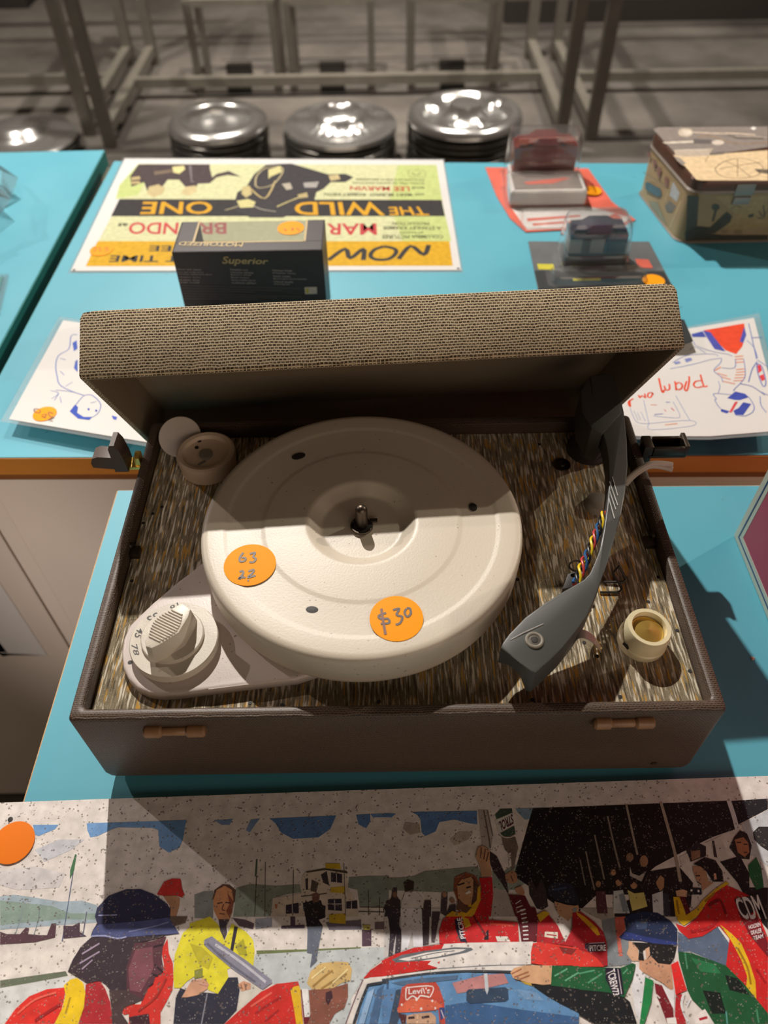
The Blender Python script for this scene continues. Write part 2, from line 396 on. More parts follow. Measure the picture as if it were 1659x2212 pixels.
# ================================================================== setting
F = -760
bm = B(); quad(bm, [(-7000, 700, F), (7000, 700, F), (7000, 9000, F), (-7000, 9000, F)]); quad(bm, [(-7000, -3000, F), (7000, -3000, F), (7000, 700, F), (-7000, 700, F)])
obj('floor', bm, 'floor_concrete', kind='structure')
bm = B(); box(bm, (600, 4000, F + 95), (4200, 4080, 200)); obj('wall_back', bm, 'wall_dark', kind='structure')
bm = B(); box(bm, (600, 3985, F), (4200, 4085, F + 95)); obj('baseboard_back', bm, 'base_black', kind='structure')
bm = B(); box(bm, (-2600, 4350, F), (-1790, 4700, F + 180), 6); obj('trim_1', bm, 'base_black', kind='structure')
bm = B(); box(bm, (760, 2668, F), (1500, 2704, F + 6), 1); obj('trim_2', bm, 'base_black', kind='structure')
for k, (x0, x1, y) in enumerate([(-3200, -700, 4095), (-1500, 640, 2590), (-700, 600, 3560)]):
    bm = B(); box(bm, (x0, y, F), (x1, y + 7, F + 1.2)); obj('trim_%d' % (k + 3), bm, 'base_black', kind='structure')

# ================================================================== display plinths
def plinth(lab, outline, top_mat_edges, zt=0.0, th=20, loc=None, inset=6, base=-755):
    """outline: xy corners counter-clockwise; top_mat_edges: edge-band material per side"""
    xs = [p[0] for p in outline]; ys = [p[1] for p in outline]
    t = thing('display_plinth', lab, 'plinth', (sum(xs) / len(xs), sum(ys) / len(ys), F), 'turquoise topped display plinths')
    bm = B(); ft = prism(bm, outline, zt - th + 1.2, zt)
    n = len(outline)
    obj('tabletop', bm, 'turquoise_laminate', t)
    for i in range(n):
        a = Vector((*outline[i], 0)); b = Vector((*outline[(i + 1) % n], 0)); d = (b - a).normalized(); e = Vector((d.y, -d.x, 0))
        bm = B(); p = [a + e * .05, b + e * .05, b + e * 1.0, a + e * 1.0]
        loft(bm, [[(q.x, q.y, zt - th + 0.4) for q in p], [(q.x, q.y, zt - 0.7) for q in p]]); obj('edge_band', bm, top_mat_edges[i], t)
        if top_mat_edges[i] == 'wood_edge':
            bm = B(); p = [a + e * .3, b + e * .3, b + e * 1.4, a + e * 1.4]
            loft(bm, [[(q.x, q.y, zt - th - 5) for q in p], [(q.x, q.y, zt - th + 0.3) for q in p]]); obj('edge_strip', bm, 'wood_edge_dark', t)
        c = Vector((sum(xs) / n, sum(ys) / n, 0))
        A = a - e * inset; Bq = b - e * inset; p = [A, Bq, Bq - e * 16, A - e * 16]
        loft_b = B(); loft(loft_b, [[(q.x, q.y, base) for q in p], [(q.x, q.y, zt - th + 1.1) for q in p]])
        obj('side_panel', loft_b, 'white_panel', t)
    return t
plinth('turquoise topped display plinth under the open record player', [(-218, -420), (620, -420), (620, 229), (-218, 238)], ['chipboard_edge'] * 4)
plinth('turquoise topped plinth behind the record player carrying the yellow poster and tin box',
       [(-362, 279), (980, 256), (980, 772), (-354, 834)], ['wood_edge', 'turquoise_edge', 'turquoise_edge', 'turquoise_edge'], inset=0.2)
plinth('turquoise topped plinth at far left holding the crinkled plastic bag', [(-1000, 294), (-376.3, 294), (-375.6, 868), (-1000, 858)], ['turquoise_edge'] * 4, inset=0.2)
# strip of torn tape hanging on the left plinth's white side
a = (-400.5,293.6,-166.3); b = (-450.6,293.6,-337.9); x0, x1, za, zb_ = a[0] - 6, b[0], a[2], b[2]
pts = [(x0, za), (x1 - 5, za + 2), (x1 - 1, (za + zb_) / 2), (x1, zb_), (x1 - 4, zb_ + 7), (x1 - 8, zb_ - 3), (x1 - 13, zb_ + 6), (x0, zb_ - 2)]
loft(bm := B(), [[(p, 294.1, q) for p, q in pts], [(p, 293.4, q) for p, q in pts]])
obj('paper_strip', bm, 'paper_white', label='torn white paper strip stuck on the white plinth front at far left', cat='paper strip')

# ================================================================== record player
CX, CY = -18.5, 112.5
RP = thing('record_player', 'open portable record player in brown and beige cloth, standing on the front plinth', 'record player', (0, 114, 0))
W2, D, H = 170.0, 228.5, 81.0
bm = B()
def cr(i, z, r=3): return rrect(-W2 + i, i, W2 - i, D - i, r, z)
loft(bm, [cr(11, 0, 6), cr(7, .6, 6), cr(2.5, 4, 5), cr(.6, 9, 4), cr(0, 14), cr(0, 78.6), cr(.7, 80.3), cr(1.8, 81), cr(5, 81), cr(6.2, 80.2), cr(6.8, 78.5, 2), cr(6.8, 66, 2)], True, True)
case = obj('case', bm, 'brown_cloth', RP, label='brown woven cloth case')
bm = B(); R_ = [(157,-2.6,14)]; p = Vector(R_[0]); box(bm, (146, -0.5, 15.5), (149.5, 1, 18.5), .6); obj('nail', bm, 'dark_steel', case)
# deck
bm = B(); loft(bm, [rrect(-162.6, 7.4, 162.6, D - 7.4, 2, 66.5), rrect(-162.6, 7.4, 162.6, D - 7.4, 2, 71)])
deck = obj('deck_panel', bm, 'grasscloth_paper', RP, label='deck covered in streaked grasscloth paper')
for (x, y) in [(-134.6,217.2),(-156.4,149.7),(-160.9,141.8),(-158.7,95.5),(97.8,78.2),(74.5,92.2),(106.4,47.6),(112,38.6),(148.9,74.6),(160.7,54.6),(159.2,92.3),(72.4,12.7),(-78.5,13.5),(-61,11.9),(-9.6,13),(160.6,28.5),(119.5,13.8),(85.3,32.6),(-151.4,155.6),(104.5,209.4)]:
    bm = B(); lathe(bm, x, y, [(1.1, 70.9), (1.1, 71.25), (.2, 71.3)], 10); obj('deck_hole', bm, 'black_ink', deck)  # black dots standing for small dark holes in the deck
# platter
ZT, ZB, PR = 104.0, 80.0, 94.3
bm = B()
prof = [(0.01, ZT - 5.4), (22, ZT - 5.4), (23, ZT - 5.4), (24, ZT - 5.25), (25.2, ZT - 4.7), (30.6, ZT - .8), (31.8, ZT - .2), (33.2, ZT), (34.2, ZT), (56, ZT), (57, ZT - .05), (58.6, ZT - .38), (59.6, ZT - .42), (78, ZT - .42), (79, ZT - .38), (80.6, ZT - .05), (81.6, ZT), (89.2, ZT), (90.2, ZT - .05), (91.9, ZT - .35), (93.2, ZT - 1.1), (94.0, ZT - 2.5), (94.3, ZT - 4.6), (94.3, ZT - 5.6), (93.9, ZB + 4), (93.0, ZB + .6), (92.4, ZB), (88, ZB)]
lathe(bm, CX, CY, prof, 160, cap0=True, cap1=True)
plat = obj('turntable_platter', bm, 'cream_enamel', RP, label='cream enamelled metal turntable platter', sharp=60)
for (x, y), a, rx, ry, hz in zip([(-59.1,167.6),(47.8,121.9),(-44.5,50.5)], (0.35, 1.75, -.1), (4.4, 3.0, 3.4), (2.6, 2.4, 2.2), (0, 0, -.45)):
    bm = B(); rg = lambda z, k: [(x + rx * k * math.cos(t) * math.cos(a) - ry * k * math.sin(t) * math.sin(a), y + rx * k * math.cos(t) * math.sin(a) + ry * k * math.sin(t) * math.cos(a), z) for t in [2 * math.pi * i / 20 for i in range(20)]]
    loft(bm, [rg(ZT - 4 + hz, 1), rg(ZT + .10 + hz, 1), rg(ZT + .12 + hz, .96)]); obj('platter_hole', bm, 'black_ink', plat)
# spindle and clip
bm = B(); lathe(bm, CX, CY + .5, [(3.6, ZT - 6), (3.6, ZT + 8.5), (3.3, ZT + 10), (2.2, ZT + 11.4), (.8, ZT + 12)], 24, cap0=True, cap1=True); obj('spindle', bm, 'dark_steel', RP, label='rounded steel centre spindle', sharp=70)
bm = B(); lathe(bm, CX, CY, [(6.6, ZT - 5.5), (6.6, ZT - 4.9), (6.0, ZT - 4.6)], 28); obj('spindle_collar', bm, 'dark_plastic', RP)
bm = B(); tube(bm, [(CX + 6.2 * math.cos(a), CY - .5 + 6.2 * math.sin(a), ZT - 3.7) for a in [math.radians(62 + 280 * i / 22) for i in range(23)]], .75, 6)
box(bm, (CX + 4.6, CY + 2.0, ZT - 4.3), (CX + 9.2, CY + 4.6, ZT - 3.2), .3); obj('circlip', bm, 'dark_steel', RP)
for nm, cc, art in (('a', (-80.9,81,104), (((0,0,104.5),(1.00000,0.00000,0.00000),(0.00000,1.00000,0.00000)),r'''s0 5e5450 1.25 -85.5 89.5 -87.1 85.8 -86.4 83.1 -84.1 83.6 -83.9 85.6 -86 85.7
s0 5e5450 1.25 -81.7 88.5 -78.8 89.3 -79.6 86.4 -77.9 84.9 -79 82.6 -81.3 82.7
s0 5e5450 1.25 -86 75.8 -84.5 76.5 -84 74.3 -85.9 71.1 -83.6 72.2 -82.6 71.4
s0 5e5450 1.25 -81.2 76.1 -78.4 77.2 -78.8 74.9 -81 71.9 -76.9 73.2
s0 5e5450 1.25 -81 69.8 -80.2 69.9''')), ('b', (0.5,43.8,104), (((0,0,104.5),(1.00000,0.00000,0.00000),(0.00000,1.00000,0.00000)),r'''s0 5e5450 1.25 -5 47.2 -8.8 45.4 -7.8 43.4 -4 43.4 -3.5 40.8 -7.8 40.3
s1 7a5044 1.4 -7.4 49.9 -6.8 44 -5.4 33.7
s0 5e5450 1.25 -1.2 48.8 2.1 49.7 0.6 45.8 3.6 44.5 2.4 40.7 0 39.7
s0 5e5450 1.25 5.9 49.6 4.9 47.1 6.2 44.5 8.1 46.3 7.8 49.6 6.1 50'''))):
    s = sticker(plat, cc, 14.6 if nm == 'a' else 14.2, lab='orange dot with 63 and 22 in pen' if nm == 'a' else 'orange price dot with $30 in pen', lift=.30)
    artwork('pen_writing', art, 'print_ink', plat, lift=0.02)
# speed plate
out = [(-115.3,104.9,77.5),(-128.2,89.2,77.5),(-140.4,73.8,77.5),(-146.9,65.9,77.5),(-150.9,59.7,77.5),(-152.5,51.1,77.5),(-151.7,41.6,77.5),(-149,32.8,77.5),(-144.7,25.7,77.5),(-138.8,20.1,77.5),(-132,17,77.5),(-124.4,15.7,77.5),(-114.7,16.4,77.5),(-100.2,18.3,77.5),(-77.1,21.2,77.5),(-53.7,23.9,77.5),(-19,36.4,77.5),(-19.7,107.3,77.5),(-83.7,127,77.5)]
bm = B(); prism(bm, out, 71.1, 77.5, 2.2, 3); sp = obj('speed_plate', bm, 'plate_enamel', RP, label='teardrop shaped pale metal base plate', sharp=45)
bm = B(); x, y = [(-145.5,35.4)][0]; lathe(bm, x, y, [(1.3, 77), (1.3, 77.6), (.3, 77.65)], 12); obj('plate_hole', bm, 'black_ink', sp)
DX, DY = -122.0, 46.2
bm = B(); lathe(bm, DX, DY, [(22.5, 77.6), (24.2, 79), (24.3, 83.2), (23.8, 84), (0.01, 84)], 72, cap1=False); dial = obj('speed_dial', bm, 'dial_plastic', RP, label='round cream speed dial marked 16 33 45 78')
bm = B(); lathe(bm, DX - .6, DY + 1.0, [(17.2, 84.02), (17.2, 85.6), (16.6, 86.2), (0.01, 86.2)], 60, cap1=False); obj('dial_disc', bm, 'dial_plastic', dial)
kt = [(-116.8,59.1,99),(-111.3,55.1,99),(-111.6,50.6,99),(-115.1,40.4,99),(-123.9,33.2,99),(-127.8,31,99),(-131,32.2,99),(-132.2,35.9,99),(-129.8,46.2,99),(-125.7,52.7,99)]
bm = B(); prism(bm, kt, 86.2, 99, .7, 2, 0.10); obj('pointer_knob', bm, 'dial_plastic', dial, label='cream pointer knob with ribbed top')
bm = B(); A0 = Vector((-117.1,55.2,99)); A1 = Vector((-128.2,34.4,99)); dr = (A1 - A0).normalized(); sd = Vector((-dr.y, dr.x, 0))
for i in range(13):
    f = i / 12; c = A0.lerp(A1, .1 + .8 * f); w = 3.6 + 3.6 * math.sin(math.pi * min(1, max(0, f)))
    p = [c + sd * w - dr * .55, c - sd * w - dr * .55, c - sd * w + dr * .55, c + sd * w + dr * .55]
    q = [c + sd * w - dr * .25, c - sd * w - dr * .25, c - sd * w + dr * .25, c + sd * w + dr * .25]
    loft(bm, [[(a.x, a.y, 98.9) for a in p], [(a.x, a.y, 99.8) for a in q]])
obj('knob_ribs', bm, 'dial_plastic', dial, kind='stuff')
artwork('dial_numbers', ((( 0, 0, 84.0), (1, 0, 0), (0, 1, 0)), '\n'.join([
    't0 3a342e ' + ' '.join('%.2f %.2f' % tuple(p) for p in q) + '|' + s for s, q in (
    ('78', [(-141.6,43),(-138.6,35.7),(-141.9,36.1),(-144.9,42.8)]), ('45', [(-138.8,50.7),(-140,46.2),(-144.3,47.5),(-143.4,54.4)]),
    ('33', [(-131.7,59.4),(-135.7,55.8),(-140.4,60.2),(-134.8,63.8)]), ('16', [(-123,68.4),(-126,64),(-128.2,67.5),(-123.9,70.3)]))])), 'print_ink', dial)
# tonearm
def arm_z(py): return 105 + 13 * (1400 - py) / 600
TA = [(150.6,228.4,117.9),(151,210.6,117),(150.1,191.1,116),(147.1,168.4,114.9),(142.9,145.3,113.6),(137.4,125.4,112.4),(131.5,108.3,111.3),(126.5,96.5,110.5),(119.9,81.1,109.4),(114.2,68.7,108.6),(108.9,57.4,107.7),(100.3,42.1,106.5),(93.4,33.5,105.8),(85,24.2,105),(77.4,17.1,104.4),(69.3,10.5,103.8),(66.9,11.3,103.9),(62.7,15.4,104.2),(58.1,20,104.6),(53.4,24.8,105),(54.9,27.3,105.3),(58.5,32,105.7),(68,41.6,106.4),(79.4,50.2,107.1),(89.9,56.6,107.6),(102.4,64.2,108.2),(106.3,68,108.5),(110.3,75.1,109),(114.7,83.7,109.6),(119.7,98.3,110.6),(124.1,113.2,111.6),(129.2,132.8,112.8),(132.1,149.3,113.8),(132.9,162,114.5),(133,177.7,115.3),(133.1,189.7,116),(133,208.7,117),(134.9,226,117.8)]
NH = 19
def arm_bot(p):
    y = p[1]
    if y < 27 and p[0] < 66: return p[2] - (15 if p[0] < 55 else 9.5)
    if y < 62: return p[2] - 12 - 7.5 * min(1, (62 - y) / 30)
    return p[2] - 12
bm = B(); prism(bm, TA, arm_bot, 0, .8, 2, 0.0)
arm = obj('tonearm', bm, 'arm_grey', RP, label='curved grey plastic tonearm', sharp=40)
# notch under the nose
rb = [(126.2,212.8,116.5),(134.8,227.6,116.5),(142.2,230.4,116.5),(151.3,230.2,116.5),(150.4,209.8,116.5),(148.5,189.6,116.5),(131.6,170.8,116.5),(126.2,175.7,116.5),(122.9,191.2,116.5)]
bm = B(); prism(bm, rb, 93, 116.5, 1.5, 2, 0.03); obj('pivot_block', bm, 'arm_grey', arm)
px_, py_ = 138.0, 203.0
bm = B(); lathe(bm, px_, py_, [(15.5, 71.1), (15.5, 73.5), (13.5, 75), (12.5, 80), (11, 82), (10.5, 94), (4, 95)], 40); obj('pivot_base', bm, 'dark_plastic', RP, label='dark round tonearm pivot base')
x, y, z = (71,28.4,105.2)
bm = B(); tube(bm, [(x + 4.0 * math.cos(a), y + 4.0 * math.sin(a), z + .1 - .0) for a in [2 * math.pi * i / 28 for i in range(29)]], .9, 8, False); obj('screw_ring', bm, 'grey_rubber', arm)
bm = B(); lathe(bm, x, y, [(3.4, z - .4), (3.4, z + .35), (1.9, z + .4), (1.7, z + .1), (.01, z + .1)], 24, cap1=False); obj('head_screw', bm, 'steel', arm)
bm = B(); lathe(bm, x, y, [(1.5, z - .4), (1.5, z + .45), (.01, z + .5)], 16, cap1=False); obj('screw_hole', bm, 'black_ink', arm)
for k, (a, b) in enumerate((((128.1,132.7,112.9), (132.2,114.6,111.9)), ((126.9,124.8,112.5), (130.5,111.6,111.6)), ((125.4,119.9,112.2), (128.4,104.9,111.2)), ((130.5,136.3,113.1), (133.6,121.9,112.3)))):
    bm = B(); tube(bm, [(a[0] + 1.2, a[1], a[2] - .1), (b[0] - 1.5, b[1], b[2] - .1)], .3, 5); obj('scratch', bm, 'scratch_grey', arm)
for a, b, zz in (((1100, 1384), (1175, 1346), 105.6), ((1185, 1336), (1240, 1316), 106.4)):
    pass
bm = B(); tube(bm, [(58.6,28.6,105.3), (65.7,32.4,105.8), (76.9,37.6,106.1)], .35, 5); obj('scratch', bm, 'scratch_grey', arm)
lf = [(95.6,38.4,88),(97,39.1,92),(99.9,39.3,93),(103.4,38.4,92),(106.6,36.7,90),(109.9,34.2,86)]
bm = B(); lp = spline(lf, 5); w = Vector((0.5, 5.2, 0)); loft(bm, [[p + w * .5, p + w * .5 + Vector((0, 0, .6)), p - w * .5 + Vector((0, 0, .6)), p - w * .5] for p in lp]); obj('finger_lift', bm, 'bright_metal', arm, label='curved bright metal finger lift')
# wires
AX0 = Vector((124.3,113.8,106)); AX1 = Vector((99.8,67.1,100)); ad = (AX1 - AX0).normalized(); au = ad.cross(Vector((0, 0, 1))).normalized(); av = au.cross(ad)
for k, c in enumerate(('wire_yellow', 'wire_red', 'wire_blue', 'wire_black')):
    bm = B(); pts = []
    for i in range(41):
        f = i / 40; ph = 2 * math.pi * (2.6 * f + k / 4); r = 1.75 + .8 * math.sin(math.pi * f) * (f > .6) * .6
        pts.append(AX0.lerp(AX1, f) + au * r * math.cos(ph) + av * r * math.sin(ph))
    tube(bm, pts, .78, 8); obj('pickup_wire', bm, c, arm, label='%s pickup wire twisted beside the tonearm' % c[5:])
bm = B(); q = [(96.7,75.6,84),(101.4,86.1,84),(106.4,88.7,84),(111.3,87.3,84),(110.2,81.2,84),(103,76.8,84)]; prism(bm, q, 71.1, 86, .6); obj('arm_rest', bm, 'dark_plastic', RP, label='dark clip post under the tonearm')
bm = B(); c = Vector((106.3,89,88)); tube(bm, [c + Vector((4.2 * math.cos(a), 2.6 * math.sin(a) , 1.5 * math.sin(a))) for a in [2 * math.pi * i / 20 for i in range(21)]], .6, 6); obj('wire_loop', bm, 'dark_steel', RP)
x, y = [(133.9,150.8)][0]
bm = B(); lathe(bm, x, y, [(8.6, 71), (8.6, 72.5), (7.6, 75.5), (5, 77.3), (1, 77.6)], 32); obj('rubber_button', bm, 'grey_rubber', RP)
# deck screws and bolts
x, y = [(116.8,188.9)][0]
bm = B(); lathe(bm, x, y, [(6.2, 70.9), (6.0, 71.6), (4.2, 72.0), (4.0, 71.5), (2.8, 71.6), (2.4, 73), (.5, 73.3)], 28); obj('deck_screw', bm, 'dark_steel', RP)
for (px1, s) in (((159.4,118.4,73), 1), ((-160.8,116.5,73), -1)):
    bm = B(); x, y = px1[0], px1[1]; box(bm, (x - 3.6, y - 4.5, 71), (x + 3.6, y + 3.2, 75.5), 1); lathe(bm, x + 2.5 * s, y + 2.5, [(2.4, 74), (2.4, 77), (1.2, 78)], 12); obj('corner_bolt', bm, 'dark_steel', RP)
bm = B(); tube(bm, [Vector(p) for p in [(121.7,81.2,72.2),(132.9,81,72.2),(134.8,83.1,73),(130.6,89,78),(130,89.9,80),(132.6,92,83),(138.1,89,75),(136.6,87.8,73),(125.3,88.6,72.2)]], .75, 7); obj('arm_lock_wire', bm, 'dark_plastic', RP, label='bent black wire arm lock')
# volume knob
KX, KY = 138.0, 47.6
kM = Matrix.Translation((KX, KY, 71.1)) @ Matrix.Rotation(math.radians(4), 4, 'Y') @ Matrix.Rotation(math.radians(2), 4, 'X')
bm = B(); lathe(bm, 0, 0, [(13.2, 0), (13.5, 1.5), (13.5, 4.6), (12.9, 5.2), (12.9, 6.0), (13.0, 7), (12.3, 15.2), (11.7, 16.2), (9.6, 16.2), (9.2, 15.4), (9.2, 11.5)], 56, kM, True, True); vk = obj('volume_knob', bm, 'ivory_plastic', RP, label='ivory control knob with brass centre')
bm = B(); lathe(bm, 0, 0, [(8.9, 11.6), (8.9, 12.4), (8.4, 12.7), (.01, 13.6)], 48, kM, True, False); obj('brass_insert', bm, 'brass', vk, sharp=12)
bm = B(); dirv = Vector((-.87, -.5, 0.03)); q = dirv.to_track_quat('Z', 'Y').to_matrix().to_4x4()
lathe(bm, 0, 0, [(2.2, -2.2), (2.2, .25), (.1, .3)], 18, Matrix.Translation(Vector((KX + .2, KY, 77.0)) + dirv * 12.9) @ q); obj('set_screw_hole', bm, 'black_ink', vk)
# mains cord
for k, pts in enumerate(([(155.6,169.4,73),(158.9,169.4,80),(165.4,169.4,88.5),(172.9,169.9,90),(182.7,169.4,89)], [(156,168.2,72.5),(160.8,169.8,80),(167.7,170,87),(174.5,169.3,88),(182.7,167.2,87)])):
    bm = B(); tube(bm, spline(pts, 6), 1.9, 10); obj('mains_cord', bm, 'cord_white', RP, label='white mains cord over the right wall')
# hinges on the front wall
for pa, pb in (((-132.5,0,70.2), (-100.1,0,69.1)), ((102.1,0,72.1), (133.7,0,71.1))):
    xa, xb, zc = pa[0], pb[0], (pa[2] + pb[2]) / 2; L_ = xb - xa
    bm = B(); cyl = lambda x0, x1, r: loft(bm, [[(x, -1.2 + rr * math.cos(a), zc + rr * math.sin(a)) for a in [2 * math.pi * i / 18 for i in range(18)]] for x, rr in ((x0, r * .72), (x0 + 1.2, r), (x1 - 1.2, r), (x1, r * .72))])
    cyl(xa, xa + L_ * .30, 3.5); cyl(xa + L_ * .68, xb, 3.5); cyl(xa + L_ * .28, xa + L_ * .7, 2.5)
    box(bm, (xa + L_ * .12, -.9, zc - 5), (xa + L_ * .95, .2, zc - 1), .4); h = obj('hinge_half', bm, 'brown_enamel', RP, label='brown metal hinge half under the front rim')
# side latches
LT = Vector((-170, 192, 0))
bm = B()
def slab(pts, y0, y1, bev=.6):
    loft(bm, [[(a, y0, b) for a, b in pts], [(a, y1, b) for a, b in pts]])
xl = (-174.2,190.5,74)
fin = [(0, 0), (3.2, 0), (3.0, 10), (1.6, 20), (-.4, 24.5), (-3.6, 24.5), (-5.2, 21), (-5.4, 10), (-6, 0)]
loft(bm, [[(-182.5 + a, 186.5 + k * 13.5, 73 + b) for a, b in fin] for k in (0, .06, .94, 1)])
blk = [(-188, 73), (-203.5, 75), (-204, 79), (-202, 83.5), (-198, 85), (-187.5, 84)]
loft(bm, [[(a, 189 + k * 11, b) for a, b in blk] for k in (0, .08, .92, 1)])
bevel(bm, [e for e in bm.edges if e.calc_face_angle(0) > .9], .6, 2)
ll = obj('side_latch', bm, 'brown_latch', RP, label='brown latch lever sticking out on the left')
bm = B(); box(bm, (-182, 189, 72.5), (-169.8, 199, 75), .4); box(bm, (-175, 190, 74), (-171, 198, 82), .5); obj('latch_plate', bm, 'brass', ll)
bm = B(); z0 = 76
box(bm, (170.5, 189, 70), (177, 201, 86), 1); box(bm, (175, 188.5, z0), (200, 202, z0 + 2), .6); box(bm, (177, 188.5, z0 + 2), (199, 191, z0 + 9), .7); box(bm, (179, 200, z0 + 2), (199, 202.3, z0 + 8), .7); box(bm, (197.5, 188.5, z0 + 1), (200.5, 202.3, z0 + 11), .7)
rl = obj('side_latch', bm, 'dark_steel', RP, label='open channel latch sticking out on the right')
# lid, standing ajar behind the case
LW, LD, LL_ = 177.0, 42.5, 180.0
lt = Vector((-2.33, 177.6, 168.9))
def Rl(a, b, c):
    return Matrix.Rotation(c, 4, 'Z') @ Matrix.Rotation(b, 4, 'Y') @ Matrix.Rotation(a, 4, 'X')
LM = Matrix.Translation(lt) @ Rl(-1.01935654, 0.00152692, 0.05905484)
def lr(i, z, r=2.0, j=None): return [LM @ Vector(p) for p in rrect(-LW + i, i, LW - i, LL_ - i, r, z, 3)]
bm = B(); loft(bm, [lr(4.6, 36, 1), lr(4.6, 1.2, 1), lr(4.0, .2, 1), lr(1.6, -.2), lr(.4, .6), lr(0, 2.0), lr(0, LD - 6, 3), lr(.8, LD - 2.2, 4), lr(3, LD - .6, 5), lr(8, LD, 6)], True, True)
mi_in = [f for f in bm.faces]
for f in bm.faces:
    c = LM.inverted() @ f.calc_center_median()
    if c.z < 36.5 and -LW + 5.2 > c.x - 0 and abs(c.x + LW - 4.6) < .3 or abs(c.x - LW + 4.6) < .3 or abs(c.y - 4.6) < .3 or abs(c.y - LL_ + 4.6) < .3 or abs(c.z - 36) < .2: f.material_index = 1
lid = obj('lid', bm, ['burlap_cloth', 'lid_inner_cloth'], RP, label='beige burlap covered lid tilted open')
# give the lid's front wall weave coordinates along its own axes
uvl = lid.data.uv_layers[0]; inv = LM.inverted(); wl = WO['lid']
for p in lid.data.polygons:
    n = inv.to_3x3() @ p.normal; ax = max(range(3), key=lambda i: abs(n[i])); a, b = ((1, 2), (0, 2), (0, 1))[ax]
    for li in p.loop_indices:
        q = inv @ (lid.data.vertices[lid.data.loops[li].vertex_index].co / MM + wl); uvl.data[li].uv = (q[a], q[b])

# ---- loose round parts lying on the deck
AD = thing('record_adapter', 'cream cup shaped 45 record adapter lying at the deck back left corner', 'record adapter', (-125.5, 193, 71))
bm = B(); lathe(bm, -125.5, 192.5, [(17.5, 71), (18.6, 71.8), (20, 83.5), (19.6, 85.3), (18.2, 86.2), (15.8, 85.6), (14.6, 83.2), (5.6, 82.6)], 56); ad_ = obj('adapter_body', bm, 'adapter_plastic', AD)
bm = B(); lathe(bm, -125.5, 192, [(4.6, 82.4), (4.6, 83.6), (4.0, 84), (.2, 84)], 28); obj('adapter_hub', bm, 'grey_rubber', AD)
bm = B(); box(bm, (-131.5, 183, 82.5), (-125.6, 184.8, 83.3), .3, M=Matrix.Translation((-128, 186, 0)) @ Matrix.Rotation(.7, 4, 'Z') @ Matrix.Translation((128, -186, 0))); obj('adapter_slot', bm, 'grey_rubber', AD)
for (x, y) in [(-131.9,205.3),(-132.8,198.9)]: 
    bm = B(); lathe(bm, x, y, [(1.4, 82.4), (1.4, 83.3), (.2, 83.4)], 12); obj('adapter_hole', bm, 'black_ink', AD)
bm = B(); dM = Matrix.Translation((-146.5, 211.2, 82)) @ Vector((0.05, -.52, .85)).to_track_quat('Z', 'Y').to_matrix().to_4x4()
lathe(bm, 0, 0, [(14.2, -.7), (14.6, -.3), (14.6, .4), (14.1, .8), (.01, .8)], 48, dM, cap1=False)
obj('plastic_disc', bm, 'white_plastic', label='plain white disc leaning behind the cream record adapter', cat='disc')

